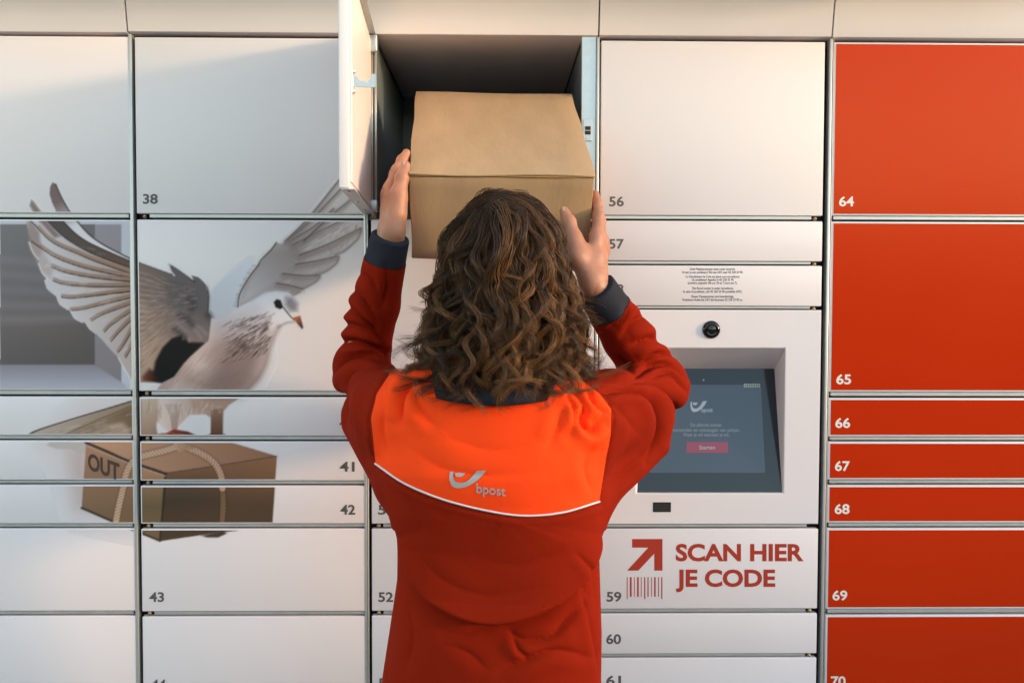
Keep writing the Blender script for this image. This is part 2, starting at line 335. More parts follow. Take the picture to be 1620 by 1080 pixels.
stroke([(88, 291), (97, 311), (108, 331), (119, 346), (140, 370), (165, 388), (204, 408), (218, 414)], 1.9, (66, 56, 54), .8); stroke([(98, 348), (119, 369), (141, 384), (178, 401), (206, 413)], 1.6, (70, 60, 58), .8)
QL = [[(73, 347), (85, 360), (104, 377), (126, 391), (150, 403), (187, 417), (214, 426)], [(48, 349), (60, 361), (76, 378), (95, 390), (119, 400), (150, 413), (187, 426), (214, 435)], [(50, 382), (63, 391), (82, 404), (104, 414), (134, 424), (169, 432), (214, 441)], [(81, 422), (100, 430), (126, 436), (160, 441), (214, 446)], [(84, 444), (98, 449), (126, 452.6), (160, 453.7), (214, 453)], [(97, 470), (113, 471.7), (141, 469), (174, 465), (214, 460)], [(113, 491), (130, 489.6), (156, 483.5), (214, 469)], [(145, 507.6), (164, 497), (214, 479)], [(165.6, 525), (178, 513), (214, 489)], [(176, 540), (190, 524), (214, 500)], [(187, 557.6), (197, 544), (214, 514)], [(199, 566), (206, 553), (216, 534)]]
for i, q in enumerate(QL):
    q = np.array(q, float); off = np.array([1.5, -3.2]) if i < 6 else np.array([-1.0, -3.0])
    if i: stroke(q[(0 if i > 2 else 1):]+off, 6.6, (156, 132, 117), 1.8, .9, (.5, 1.15))
    stroke(q, 1.7 if i < 6 else 1.3, (58, 48, 44), .75, .95, (.8, 1))
for i in range(1, 13):
    a = np.array(OUT[::-1]); 
for q in [[(61, 410), (52, 399), (46, 383)], [(75, 441), (67, 432), (61, 417)], [(88, 467), (75, 456), (71, 443)], [(108, 490), (95, 481), (90, 470)], [(130, 510), (118, 503), (111, 491)], [(151, 527), (142, 520), (136, 511)], [(206, 598), (195, 580), (187, 565)]]:
    stroke(q, 1.6, (222, 218, 220), .8, .8)
# near wing, inner half
NW = [(212, 412), (230, 419), (272, 434), (267, 418), (276, 423), (292, 434), (306, 444), (304, 437), (314, 440), (324, 450), (330, 463), (329, 492), (338, 506), (350, 516), (330, 540), (300, 566), (276, 596), (256, 606), (228, 604), (212, 606)]
fill(NW, grad((170, 148, 134), (122, 115, 115), (222, 540), (305, 462)), 1.2)
fill([(214, 470), (250, 500), (262, 545), (240, 590), (214, 600)], (178, 158, 144), 10, .7)
fill([(262, 440), (326, 456), (326, 490), (300, 500), (262, 480)], (118, 112, 113), 9, .7)
for i in range(12): stroke([(212, 424+i*9), (240, 432+i*8.2), (268, 446+i*5)], 3, (146, 124, 110), 1.6, .6, (1, .3)); stroke([(212, 428+i*9), (238, 436+i*8), (262, 448+i*5)], 1.5, (198, 182, 170), 1, .5, (1, .3))
for i in range(10): stroke([(216, 520+i*8), (236, 508+i*8), (262, 488+i*7)], 2, (150, 128, 114), 1.6, .45)
fill([(272, 536), (289, 530), (298, 542), (322, 543), (308, 556), (290, 574), (276, 596), (256, 606), (240, 600), (246, 572), (258, 550)], (30, 26, 25), 3.2)
fill([(224, 596), (236, 583), (254, 594), (251, 604), (226, 603)], grad((116, 70, 60), (48, 34, 31), (228, 602), (250, 588)), 3)
for a, b in [((280, 512), (300, 538)), ((290, 508), (318, 534)), ((284, 520), (290, 536)), ((300, 510), (326, 528))]: stroke([a, ((a[0]+b[0])/2+4, (a[1]+b[1])/2), b], 5, (152, 142, 140), 2.5, .8)
for q, w_ in [([(300, 474), (306, 480), (303, 490)], 7), ([(284, 500), (296, 506), (304, 514)], 8), ([(330, 498), (336, 510), (344, 516)], 9), ([(276, 520), (284, 526), (292, 532)], 7)]: stroke(q, w_, (84, 76, 75), 5, .65)
for k in range(260):
    t = rng.random(); y0 = 425+170*rng.random(); x0_ = 214+90*t; yy = y0+(462-y0)*t*.75
    if yy < 416+(x0_-212)*.42: continue
    dk = rng.random() < .55; stroke([(x0_, yy), (x0_+9, yy+(462-yy)*.10)], 1.4, (112, 98, 92) if dk else (196, 182, 174), 1.1, .22)
stroke([(212, 412), (230, 419), (272, 434)], 1.4, (64, 55, 52), .9, .9); stroke([(267, 418), (276, 423), (292, 434), (308, 446)], 1.6, (70, 62, 60), .8); stroke([(304, 437), (314, 440), (324, 450), (330, 463), (329, 492)], 1.8, (74, 66, 66), .8); stroke([(267, 418), (270, 428), (276, 436)], 1.8, (214, 210, 210), .8)
# breast, neck, head
BD = [(334, 503), (352, 505), (375, 487), (397, 476), (416, 465), (436, 460), (455, 462), (467, 470), (472, 480), (470, 495), (467, 508), (453, 511), (441, 518), (434, 533), (426, 554), (420, 578), (409, 599), (391, 619), (384, 629), (240, 629), (252, 610), (276, 596), (300, 566), (330, 540)]
fill(BD, grad((212, 211, 215), (178, 158, 150), (425, 480), (320, 625)), 1.3)
stroke([(441, 518), (434, 533), (426, 554), (420, 578), (409, 599), (391, 619)], 7, (146, 128, 122), 4, .55); stroke([(397, 476), (416, 465), (436, 460), (455, 462)], 4, (186, 184, 190), 3, .6)
stroke([(441, 517), (453, 511), (466, 509)], 3, (140, 128, 126), 2.5, .6)
fill([(270, 608), (330, 545), (350, 560), (330, 620), (260, 628)], (206, 192, 186), 9, .6)
fill([(345, 560), (385, 540), (412, 560), (400, 598), (360, 620), (330, 610)], (150, 130, 122), 16, .55)
fill([(415, 520), (434, 522), (424, 556), (416, 580), (404, 590)], (200, 186, 182), 6, .7)
for k in range(190):
    u, v = rng.random(), rng.random()
    x = 352+u*78; y = 500+v*66+(1-u)*10-u*6
    if x > 436-(y-500)*.22 or y > 575: continue
    ln = 6+9*rng.random(); an = -.45-.55*v*u-.1*rng.random(); d = np.array([math.cos(an), math.sin(an)])*ln
    stroke([np.array([x, y])-d/2, np.array([x, y])+(0, .8), np.array([x, y])+d/2], 1.6, (104, 92, 88), 1.1, .35+.35*v, (.4, 1)); stroke([np.array([x, y-2])-d/2, np.array([x, y-2])+d/2], 1.3, (214, 208, 206), .8, .4)
for k in range(40):
    x = 262+rng.random()*110; y = 628-rng.random()*60
    stroke([(x, y), (x+12, y-13)], 1.0, (150, 126, 114), .8, .35)
fill([(452, 470), (462, 470), (471, 480), (470, 493), (458, 492), (451, 482)], (138, 134, 138), 5.0, .85)
fill([(433, 478), (438, 473), (444, 475), (448, 486), (443, 489), (436, 486)], (38, 30, 27), 1)
stroke([(448, 486), (455, 495), (461, 502), (466, 506)], 1.5, (50, 38, 34), .8)
fill([(459, 496), (470, 493), (474, 500), (466, 503)], (214, 204, 200), 1)
fill([(464, 502), (475, 499), (477, 506), (480, 518), (478, 521), (470, 512)], grad((186, 128, 98), (84, 56, 44), (466, 502), (479, 520)), .8)
for q, w_, c_, a_ in [([(300, 600), (340, 612), (380, 606)], 26, (150, 126, 114), .45), ([(356, 520), (380, 512), (410, 516)], 16, (168, 160, 160), .35), ([(330, 560), (350, 545), (372, 540)], 16, (138, 122, 116), .35), ([(228, 560), (236, 580), (226, 596)], 14, (190, 168, 152), .4)]: stroke(q, w_, c_, 12, a_)
for k in range(170):
    x, y = 60+150*rng.random(), 380+180*rng.random()
    if y < 355+(x-60)*.45 or x < 70+max(0, (y-440))*.95: continue
    d = np.array([150-.3*(y-440), -(y-445)*.8]); d = d/np.hypot(*d)*12; stroke([(x, y), (x+d[0], y+d[1])], 1.2, (176, 168, 168) if rng.random() < .6 else (214, 210, 212), 1.0, .3)
fill([(352, 528), (384, 522), (416, 530), (420, 570), (404, 598), (372, 618), (336, 622), (330, 590)], (136, 121, 117), 22, .60)
fill([(336, 508), (372, 498), (404, 488), (424, 500), (400, 520), (356, 534)], (182, 178, 182), 12, .5)
for k in range(90):
    u, v = rng.random(), rng.random(); x = 356+u*70; y = 506+v*60-u*6
    if x > 434-(y-500)*.22: continue
    an = -.5-.5*v*u; d = np.array([math.cos(an), math.sin(an)])*(7+8*rng.random()); stroke([np.array([x, y])-d/2, np.array([x, y])+d/2], 1.5, (78, 67, 64), .9, .5, (.4, 1))
kc = np.where(gy[..., None] < 692, 1.26, 1.0); art = np.clip(np.where(art < 208, 208-(208-art)*kc, art), 10, 235)
REFW = lin((215, 210, 209))
art_lin = np.clip((lin(art)/REFW)**1.04*np.array(WHITE), .003, .85)
def sample_art(px, py):
    x = np.clip(px-AX-.5, 0, AW-1.001); y = np.clip(py-AY-.5, 0, AH-1.001); i, j = x.astype(int), y.astype(int); u, v = (x-i), (y-j)
    def g_(A):
        uu, vv = (u[..., None], v[..., None]) if A.ndim == 3 else (u, v)
        return A[j, i]*(1-uu)*(1-vv)+A[j, i+1]*uu*(1-vv)+A[j+1, i]*(1-uu)*vv+A[j+1, i+1]*uu*vv
    a = g_(alp); a = np.where((px < AX) | (px > AX+AW) | (py < AY) | (py > AY+AH), 0, a)
    return g_(art_lin), a
def art_print(x0, x1, z0, z1, parent, y=-.0004):
    """print film on one door: a fine sheet whose colours are the artwork"""
    st = .0019; nx, nz = int((x1-x0)/st)+1, int((z1-z0)/st)+1
    X, Z = np.meshgrid(np.linspace(x0, x1, nx), np.linspace(z0, z1, nz)); V = np.stack([X.ravel(), np.full(X.size, y), Z.ravel()], 1)
    p = pix(V); c, a = sample_art(p[:, 0], p[:, 1])
    C = np.array(WHITE)*(1-a[:, None])+c*a[:, None]
    I = np.arange(nx*nz).reshape(nz, nx); Q = np.stack([I[:-1, :-1], I[:-1, 1:], I[1:, 1:], I[1:, :-1]], -1).reshape(-1, 4)
    Q = Q[a[Q].max(1) > .004]
    if not len(Q): return
    u, inv = np.unique(Q, return_inverse=True)
    o = mesh_obj('dove_print', V[u], inv.reshape(-1, 4), M['print'], parent); set_col(o, C[u]); return o

# ------------------------------------------------------------------ locker columns
ZB, ZT = .12, at(800, 58)[2]
def xz(px, py): p = at(px, py); return p[0], p[2]
X_AB, X_BC, X_CD, X_DE = at(211, 345)[0], at(580, 345)[0], at(945, 345)[0], at(1308, 345)[0]
PIT = (X_DE-X_BC)/2
X_L, X_R = X_AB-PIT, X_DE+PIT
labels = ['white locker column with a printed dove wing and the word OUT on its doors', 'white locker column carrying the printed dove head, doors numbered 38 to 44', 'white locker column with its top compartment open behind the cardboard parcel', 'white locker column with touchscreen terminal, camera dome and red SCAN HIER JE CODE print', 'locker column with red doors numbered 64 to 70']
cols = []
for i, (a, b) in enumerate([(X_L, X_AB), (X_AB, X_BC), (X_BC, X_CD), (X_CD, X_DE), (X_DE, X_R)]):
    cols.append(thing('parcel_locker', labels[i], 'parcel locker', ((a+b)/2, .3, 0)))
def par(o, root):      # parent and keep the world place
    o.parent = root; o.matrix_parent_inverse = Matrix.Translation(-Vector(root.location)); return o
def put(name, bm, m, root, smooth=False): return par(bm_obj(name, bm, m, None, smooth), root)
DT = .018
def door(ci, px0, py0, px1, py1, white=True, art=False, red=False, pin='L', name='door'):
    pm, qm = (px0+px1)/2, (py0+py1)/2
    x0, x1, z0, z1 = at(px0, qm)[0], at(px1, qm)[0], at(pm, py1)[2], at(pm, py0)[2]
    d = put(name, box(x0, x1, 0, DT, z0, z1, .0022, 3), M['white'], cols[ci], True)
    for p in d.data.polygons: p.use_smooth = True
    me = d.data
    if hasattr(me, 'set_sharp_from_angle'): me.set_sharp_from_angle(angle=R_(40))
    if red: mesh_obj('red_panel', [(x0+.0042, -.0005, z0+.004), (x1-.003, -.0005, z0+.004), (x1-.003, -.0005, z1-.004), (x0+.0042, -.0005, z1-.004)], [(0, 1, 2, 3)], M['red'], d)
    if art: art_print(x0+.003, x1-.003, z0+.003, z1-.003, d)
    hx = x0+.014 if pin == 'L' else x1-.014
    bmh = cyl((hx, .007, z0-.0095), (hx, .007, z0-.0005), .0032, 12); cyl((hx, .007, z0-.0065), (hx, .007, z0-.004), .0048, 12, bm=bmh)
    bm_obj('hinge_pin', bmh, M['brass'], d, True)
    return d, (x0, x1, z0, z1)
def carcass(ci, a, b, opening=False):
    c = cols[ci]
    if not opening:
        if ci == 3:
            k0, k1 = at(1125, 832)[2], at(1125, 487)[2]; w = bmesh.new()
            box(a+.001, b-.001, .030, .62, ZB-.04, k0, bm=w); box(a+.001, b-.001, .030, .62, k1, ZT+.055, bm=w); box(a+.0012, b-.0012, .10, .619, k0+.001, k1-.001, bm=w)
            put('cabinet', w, M['dark'], c)
        else: put('cabinet', box(a+.001, b-.001, .030, .62, ZB-.04, ZT+.055), M['dark'], c)
    else:
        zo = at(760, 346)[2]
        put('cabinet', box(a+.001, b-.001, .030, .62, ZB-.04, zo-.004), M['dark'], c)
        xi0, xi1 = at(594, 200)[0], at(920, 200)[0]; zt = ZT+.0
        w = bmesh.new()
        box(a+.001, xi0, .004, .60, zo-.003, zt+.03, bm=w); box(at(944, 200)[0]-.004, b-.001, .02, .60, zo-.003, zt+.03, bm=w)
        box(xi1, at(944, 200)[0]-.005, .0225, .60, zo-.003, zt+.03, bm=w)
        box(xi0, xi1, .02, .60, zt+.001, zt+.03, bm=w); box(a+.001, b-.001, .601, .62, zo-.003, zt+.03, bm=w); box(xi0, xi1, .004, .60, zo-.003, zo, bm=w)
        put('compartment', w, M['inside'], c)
        for x in (xi0+.0008, xi1-.0008):                      # folded seams near the ceiling of the box
            put('seam', box(x-.001, x+.001, .03, .60, zt-.012, zt-.008), M['dark'], c)
        put('jamb', box(xi1, at(943, 200)[0], .004, .022, zo, zt+.02, .001, 1), M['zinc'], c)
        lk = bmesh.new(); p0, p1 = at(922.5, 223), at(937, 188); box(p0[0], p1[0], .001, .0045, p0[2], p1[2], .0006, 1, bm=lk)
        k = put('lock_plate', lk, M['zinc'], c)
        q0, q1 = at(925.5, 213), at(934.5, 200); kk = bmesh.new(); box(q0[0], q1[0], .0002, .0014, q0[2], q1[2], bm=kk); bm_obj('slot', kk, M['dark'], k)
        kk = bmesh.new(); box(q0[0], q1[0], -.0006, .0012, (q0[2]+q1[2])/2-.001, (q0[2]+q1[2])/2+.001, bm=kk); bm_obj('bolt', kk, M['brass'], k)
        kk = cyl((at(930, 218)[0], .0012, at(930, 218)[2]), (at(930, 218)[0], -.0006, at(930, 218)[2]), .0028, 12); bm_obj('screw', kk, M['alu'], k)
    put('foot', box(a+.02, b-.02, .06, .58, 0, ZB-.04), M['dark'], c)
for i, (a, b) in enumerate([(X_L, X_AB), (X_AB, X_BC), (X_BC, X_CD), (X_CD, X_DE), (X_DE, X_R)]): carcass(i, a, b, i == 2)
def fascia(ci, px0, px1, pyb):
    x0, x1 = at(px0, 40)[0], at(px1, 40)[0]; zb = at((px0+px1)/2, pyb)[2]
    prof = [(.004, zb), (-.002, zb+.002), (-.0035, zb+.006), (-.008, zb+.03), (-.014, zb+.06), (-.023, zb+.085), (-.038, zb+.105), (-.060, zb+.12), (-.066, zb+.13), (-.060, zb+.14), (.62, zb+.155), (.62, zb)]
    V = [(x, y, z) for x in (x0, x1) for y, z in prof]; n = len(prof)
    F = [(i, (i+1) % n, n+(i+1) % n, n+i) for i in range(n)]+[tuple(range(n))[::-1], tuple(range(n, 2*n))]
    o = mesh_obj('fascia_panel', V, F, M['white'], None, True); o.data.set_sharp_from_angle(angle=R_(50)); par(o, cols[ci])
def added_canopy(ci, a, b):
    z0 = ZT+.150; put('added_canopy', box(a+.001, b-.001, -.26, .66, z0, z0+.045, .006, 2), M['white'], cols[ci])  # guessed overhang out of view, added to shade the fascia
for i, (a, b) in enumerate([(X_L, X_AB), (X_AB, X_BC), (X_BC, X_CD), (X_CD, X_DE), (X_DE, X_R)]): added_canopy(i, a, b)
fascia(0, -170, 201, 52); fascia(1, 203.5, 576, 53); fascia(2, 578.5, 946, 57); fascia(3, 948.5, 1315, 59); fascia(4, 1317.5, 1690, 62)
def post(ci, px, w, px_top, mname='alu', y=(-.001, .02)):
    xa, xb = at(px_top, 60)[0], at(px, 1000)[0]; x = (at(px_top, 345)[0])
    x = at(px, 345)[0]
    put('post', box(x-w/2, x+w/2, y[0], y[1], ZB, ZT, .0012, 2), M[mname], cols[ci], True)
post(1, 208.8, .0066, 0); post(2, 577.3, .0052, 0); post(2, 581.0, .0026, 0, 'alu'); post(3, 944.6, .0056, 0); post(4, 1311, .0056, 0); post(4, 1314.6, .0018, 0)
# rows: (top, bottom) in photo pixels for each column
rowsA = [(57, 337), (347, 617), (627, 688.5), (696.5, 759), (766.5, 828), (835.5, 966), (974, 1101), (1109, 1240), (1248, 1500)]
rowsB = [(60, 338.5), (348, 618.5), (628, 689.5), (698, 760), (768, 828), (836, 966.5), (974.5, 1101), (1109, 1240), (1248, 1500)]
rowsC = [(348, 619), (628, 690), (698, 760), (768, 828), (836, 965.5), (973, 1099), (1107, 1238), (1246, 1500)]
rowsD = [(65.5, 341), (349.5, 413), (420, 484), (490, 828.5), (836, 962.5), (970, 1033.5), (1040, 1166), (1174, 1236), (1244, 1500)]
rowsE = [(68, 342), (351, 620), (629.5, 690.5), (698.5, 758.5), (767, 826.5), (835, 962.5), (972, 1098), (1106, 1236), (1244, 1500)]
def rails(ci, rows, xa, xb):
    for (t0, b0), (t1, b1) in zip(rows[:-1], rows[1:]):
        zt_, zb_ = at((xa+xb)/2, b0)[2], at((xa+xb)/2, t1)[2]
        x0, x1 = at(xa, 345)[0], at(xb, 345)[0]
        put('rail', box(x0, x1, .0015, .0295, zt_-(zt_-zb_)*.66, zt_-.0008, .0008, 1), M['alu'], cols[ci])
rails(0, rowsA, -155, 203); rails(1, rowsB, 236, 575); rails(2, rowsC, 605, 941); rails(3, rowsD, 952, 1284); rails(4, rowsE, 1319, 1680)
def row_x(col, py):      # left and right door edge in pixels at the height py (columns converge a little downwards)
    t = (py-60)/1000.0
    return {0: (-160, 203.5+13*t), 1: (212.5+13.5*t, 573.5+6*t), 2: (586.5+2*t, 941-2*t), 3: (951.5-7*t, 1305.5-14*t), 4: (1319.5-14.5*t, 1684-18*t)}[col]
D = {}
for ci, rows in enumerate([rowsA, rowsB, rowsC, rowsD, rowsE]):
    for ri_, (t, b) in enumerate(rows):
        x0, x1 = row_x(ci, (t+b)/2); kiosk = (ci == 3 and ri_ == 3)
        if kiosk: continue
        D[ci, ri_] = door(ci, x0, t, x1, b, art=(ci == 0 and ri_ < 6) or (ci == 1 and ri_ < 6), red=ci == 4, pin='R' if ci in (3,) else 'L')
num = [(1, 0, '38', 226, 322), (1, 2, '40', 537, 676), (1, 3, '41', 537.5, 745), (1, 4, '42', 538.5, 813), (1, 5, '43', 236, 951), (1, 6, '44', 239, 1089),
       (2, 3, '51', 598, 813), (2, 4, '52', 598.5, 951), (2, 5, '53', 599, 1087), (3, 0, '56', 963.5, 326), (3, 1, '57', 963.5, 393), (3, 2, '58', 963, 464.5), (3, 4, '59', 959.5, 950.5), (3, 5, '60', 959, 1017.5), (3, 6, '61', 959, 1083),
       (4, 0, '64', 1327.5, 326), (4, 1, '65', 1323, 607), (4, 2, '66', 1321.5, 676), (4, 3, '67', 1321, 744), (4, 4, '68', 1320.5, 812), (4, 5, '69', 1317, 948.5), (4, 6, '70', 1314.5, 1084)]
for ci, r_, s, px, py in num:
    lettering('number', s, px, py, 15.2, D[ci, r_][0], M['wnumber'] if ci == 4 else M['number'], {1: -.0006, 4: -.0007}.get(ci, -.0003), width=23.5, off=.024)
# OUT on the pictured parcel
lettering('printed_word', 'OUT', 139, 741, 26, D[0, 3][0], mat('brown_print', tuple(lin((78, 56, 44))/REFW*.76), .4), -.0010, width=50, off=.035, skew=.36)
# surveillance notice
note = [('Deze Pakjesautomaat staat onder toezicht.', 427.2, 72), ('Ervaar je een probleem? Bel dan 24/7 naar 02 320 23 90.', 432.3, 96), ('Ce Distributeur de Colis est placé sous surveillance.', 439.2, 86), ('Un problème? Appelez le 02 320 23 90', 444.2, 66), ('(numéro joignable 24h sur 24 et 7 jours sur 7).', 449.2, 78), ('This Parcel Locker is under surveillance.', 457.6, 66), ('In case of problems, call: 02 320 23 90 (available 24/7).', 462.8, 93), ('Dieser Paketautomat wird beaufsichtigt.', 470.6, 67), ('Probleme? Rufen Sie 24/7 die Nummer 02 320 23 90 an.', 475.8, 95)]
for s, py, w_ in note: lettering('notice_line', s, 1127.5, py, 3.7, D[3, 2][0], M['ink'], -.0003, width=w_, off=.012, align='CENTER')
# scan sign
d59 = D[3, 4][0]
lettering('scan_text', 'SCAN HIER', 1069, 886, 26.3, d59, M['redprint'], -.0003, width=202.5, off=.034)
lettering('scan_text', 'JE CODE', 1069, 926.5, 26.3, d59, M['redprint'], -.0003, width=157.5, off=.034)
ar = [(143, 105), (372, 105), (372, 343), (310, 343), (310, 215), (190, 343), (105, 343), (265, 170), (143, 170)]
mesh_obj('arrow', [at(970+x/4.765, 830+y/4.765, -.0003) for x, y in ar], [tuple(range(9))[::-1]], M['redprint'], d59)
bars = [(106, 6, 557), (133, 13, 540), (160, 5, 540), (187, 12, 540), (212, 5, 540), (238, 8, 557), (263, 8, 540), (290, 5, 540), (315, 11, 540), (342, 6, 540), (367, 8, 557)]
V, F = [], []
for x, w_, yb in bars:
    k = len(V); V += [at(970+(x-w_/2)/4.765, 830+392/4.765, -.0003), at(970+(x+w_/2)/4.765, 830+392/4.765, -.0003), at(970+(x+w_/2)/4.765, 830+yb/4.765, -.0003), at(970+(x-w_/2)/4.765, 830+yb/4.765, -.0003)]; F.append((k, k+1, k+2, k+3))
mesh_obj('barcode', V, F, M['redprint'], d59)

# ------------------------------------------------------------------ touchscreen terminal
x0, x1 = row_x(3, 660); zt_, zb_ = at(1125, 490)[2], at(1125, 828.5)[2]; xl, xr = at(x0, 660)[0], at(x1, 660)[0]
fo = [at(1003, 550), at(1242.5, 550), at(1239.5, 780), at(1006, 780)]                # front rim of the recess
dep = .078
gl = [at(1021, 583, dep), at(1225, 583, dep), at(1237.3, 778.5, .006), at(1008, 778.5, .006)]
for i, j in ((0, 1), (2, 3)): gl[i][2] = gl[j][2] = (gl[i][2]+gl[j][2])/2
ol = [(xl, 0, zt_), (xr, 0, zt_), (xr, 0, zb_), (xl, 0, zb_)]
V = [tuple(v) for v in ol]+[tuple(v) for v in fo]+[tuple(v) for v in gl]+[(x, .028, z) for x, _, z in ol]
F = [(0, 4, 5, 1), (1, 5, 6, 2), (2, 6, 7, 3), (3, 7, 4, 0)]+[(4, 8, 9, 5), (5, 9, 10, 6), (6, 10, 11, 7), (7, 11, 8, 4)]+[(0, 1, 13, 12), (1, 2, 14, 13), (2, 3, 15, 14), (3, 0, 12, 15)]
term = mesh_obj('terminal_panel', V, F, M['white'])
bmv = bmesh.new(); bmv.from_mesh(term.data); bmesh.ops.recalc_face_normals(bmv, faces=bmv.faces)
ed = [e for e in bmv.edges if all(abs(v.co.y) < 1e-6 for v in e.verts) and len(e.link_faces) == 2 and abs(e.calc_face_angle(0)) > .2]
bmesh.ops.bevel(bmv, geom=ed, offset=.0018, segments=3, profile=.5, affect='EDGES'); bmv.to_mesh(term.data); bmv.free()
par(term, cols[3])
# screen: a glass sheet in the tilted plane, the lit display and its contents a hair in front of it
gA, gB, gC, gD = [np.array(v) for v in gl]
def gp(u, v, lift=0.0):     # u across, v down the glass
    p = gA*(1-u)*(1-v)+gB*u*(1-v)+gC*u*v+gD*(1-u)*v; n = np.cross(gB-gA, gD-gA); n /= np.linalg.norm(n); n = n if n[1] < 0 else -n
    return p+n*lift
def g_inv(px, py):          # photo pixel -> (u, v) on the glass
    u, v = .5, .5
    for _ in range(30):
        q = pix(gp(u, v)[None])[0]; du = (pix(gp(u+.01, v)[None])[0]-q)/.01; dv = (pix(gp(u, v+.01)[None])[0]-q)/.01
        s = np.linalg.solve(np.stack([du, dv], 1), np.array([px, py])-q); u += s[0]; v += s[1]
    return u, v
n_ = np.cross(gB-gA, gD-gA); n_ /= np.linalg.norm(n_); n_ = n_ if n_[1] > 0 else -n_
scr = mesh_obj('screen', [tuple(v-n_*.0002) for v in (gA, gB, gC, gD)]+[tuple(v+n_*.006) for v in (gA, gB, gC, gD)], [(0, 3, 2, 1), (4, 5, 6, 7), (0, 1, 5, 4), (1, 2, 6, 5), (2, 3, 7, 6), (3, 0, 4, 7)], M['glass']); par(scr, cols[3])
def screen_quad(name, pts, m, lift):
    return mesh_obj(name, [gp(*g_inv(*p), lift) for p in pts], [tuple(range(len(pts)))[::-1]], m, scr)
def emi(name, c, e, rough=.12):
    m = mat(name, tuple(np.array(c)*.34), rough); b = m.node_tree.nodes['Principled BSDF']; b.inputs['Emission Color'].default_value = (*c, 1); b.inputs['Emission Strength'].default_value = e; return m
scr.matrix_parent_inverse = Matrix.Translation(-Vector(cols[3].location))
E_BG, E_TX, E_RD = emi('display_blue', (.060, .088, .125), .09), emi('display_text', (.30, .36, .40), .14), emi('display_button', (.26, .040, .075), .14)
screen_quad('display', [(1031, 608.5), (1203.5, 608.5), (1210.5, 747.5), (1027, 747.5)], E_BG, .0005)
screen_quad('button', [(1086, 699), (1151, 699), (1151.5, 716), (1085.5, 716)], E_RD, .0009)
def resample(P_, n):
    P_ = smooth_line(P_, 6); L_ = np.concatenate([[0], np.cumsum(np.hypot(*np.diff(P_, axis=0).T))]); t = np.linspace(0, L_[-1], n)
    return np.stack([np.interp(t, L_, P_[:, 0]), np.interp(t, L_, P_[:, 1])], 1)
def swoosh(name, ox, oy, sx, sy, fn, m, parent):
    """horn-shaped mark: a rising crescent and a small bowl inside it"""
    a = resample([(165, 215), (150, 300), (160, 400), (200, 500), (270, 550), (370, 560), (500, 535), (620, 480), (740, 400), (850, 300), (930, 180)], 26)
    c = resample([(240, 215), (230, 300), (255, 390), (310, 430), (400, 445), (500, 425), (600, 360), (680, 270), (730, 195)], 26)
    d = resample([(270, 238), (280, 300), (330, 325), (400, 325), (470, 285), (490, 235)], 12); e = resample([(270, 238), (380, 236), (490, 235)], 12)
    V, F = [], []
    for p, q in ((a, c), (d, e)):
        k = len(V); n = len(p); V += [fn(ox+x*sx, oy+y*sy) for x, y in p]+[fn(ox+x*sx, oy+y*sy) for x, y in q]
        F += [(k+i, k+i+1, k+n+i+1, k+n+i) for i in range(n-1)]
    return mesh_obj(name, V, F, m, parent)
swoosh('logo', 1092-150*.0335, 634-180*.046, .0335, .046, lambda a, b: gp(*g_inv(a, b), .0009), E_TX, scr)
def screen_text(name, s, cx, by, cap, width, m, off=0.0):
    Vt, Ft = text_mesh(s, 1.0, off, 'CENTER'); xm = (Vt[:, 0].min()+Vt[:, 0].max())/2; sx = width/(Vt[:, 0].max()-Vt[:, 0].min())
    return mesh_obj(name, [gp(*g_inv(cx+(v[0]-xm)*sx, by-v[1]*cap/.72), .0012) for v in Vt], Ft, m, scr)
E_T2 = emi('display_soft_text', (.18, .23, .26), .14)
screen_text('screen_text', 'bpost', 1118.5, 651.5, 7, 18, E_TX, .01)
screen_text('screen_text', 'De slimme manier', 1117, 674.5, 5.6, 50, E_T2, .012)
screen_text('screen_text', 'verzenden en ontvangen van pakjes.', 1117, 682.5, 5.6, 106, E_T2, .012)
screen_text('screen_text', 'Waar je wil wanneer je wil.', 1117, 690, 5.6, 73, E_T2, .012)
screen_text('screen_text', 'Starten', 1118.5, 710.5, 6.4, 25, E_TX, .01)
stick = screen_quad('sticker', [(1176.5, 607), (1202, 607), (1202, 612.5), (1176.5, 612.5)], mat('pale_sticker', (.5, .53, .5), .5), .0012)
Vs, Fs = [], []
for k in range(8):
    xa = 1179+k*2.9
    i0 = len(Vs); Vs += [gp(*g_inv(xa, 608), .0015), gp(*g_inv(xa+1.3, 608), .0015), gp(*g_inv(xa+.7, 611.6), .0015), gp(*g_inv(xa-.6, 611.6), .0015)]; Fs.append((i0, i0+3, i0+2, i0+1))
mesh_obj('sticker_marks', Vs, Fs, M['ink'], scr)
screen_quad('sensor', [(1112, 600), (1114, 600), (1114, 602), (1112, 602)], mat('sensor_dot', (.5, .5, .5), .4), .0008)
# camera dome, card slot, raised plate
c0 = at(1125.2, 521.3); rd = 14.2/776
b = bmesh.new(); prof = [(rd, .0), (rd*1.0, -.0012), (rd*.94, -.0036), (rd*.80, -.0058), (rd*.6, -.0074), (rd*.55, -.0066), (rd*.38, -.0082), (rd*.2, -.009), (0.0001, -.0092)]
V = [(c0[0]+r*math.cos(a), y, c0[2]+r*math.sin(a)) for r, y in prof for a in np.arange(40)*math.tau/40]; F = [(i*40+j, i*40+(j+1) % 40, (i+1)*40+(j+1) % 40, (i+1)*40+j) for i in range(len(prof)-1) for j in range(40)]
dm = par(mesh_obj('camera_dome', V, F, M['lens'], None, True), cols[3])
b.free()
s0, s1 = at(1033, 809.5), at(1061.5, 794)
sb = bmesh.new(); box(s0[0], s1[0], -.0006, .004, s0[2], s1[2], bm=sb); slot = put('card_slot', sb, M['dark'], cols[3])
sb = bmesh.new()
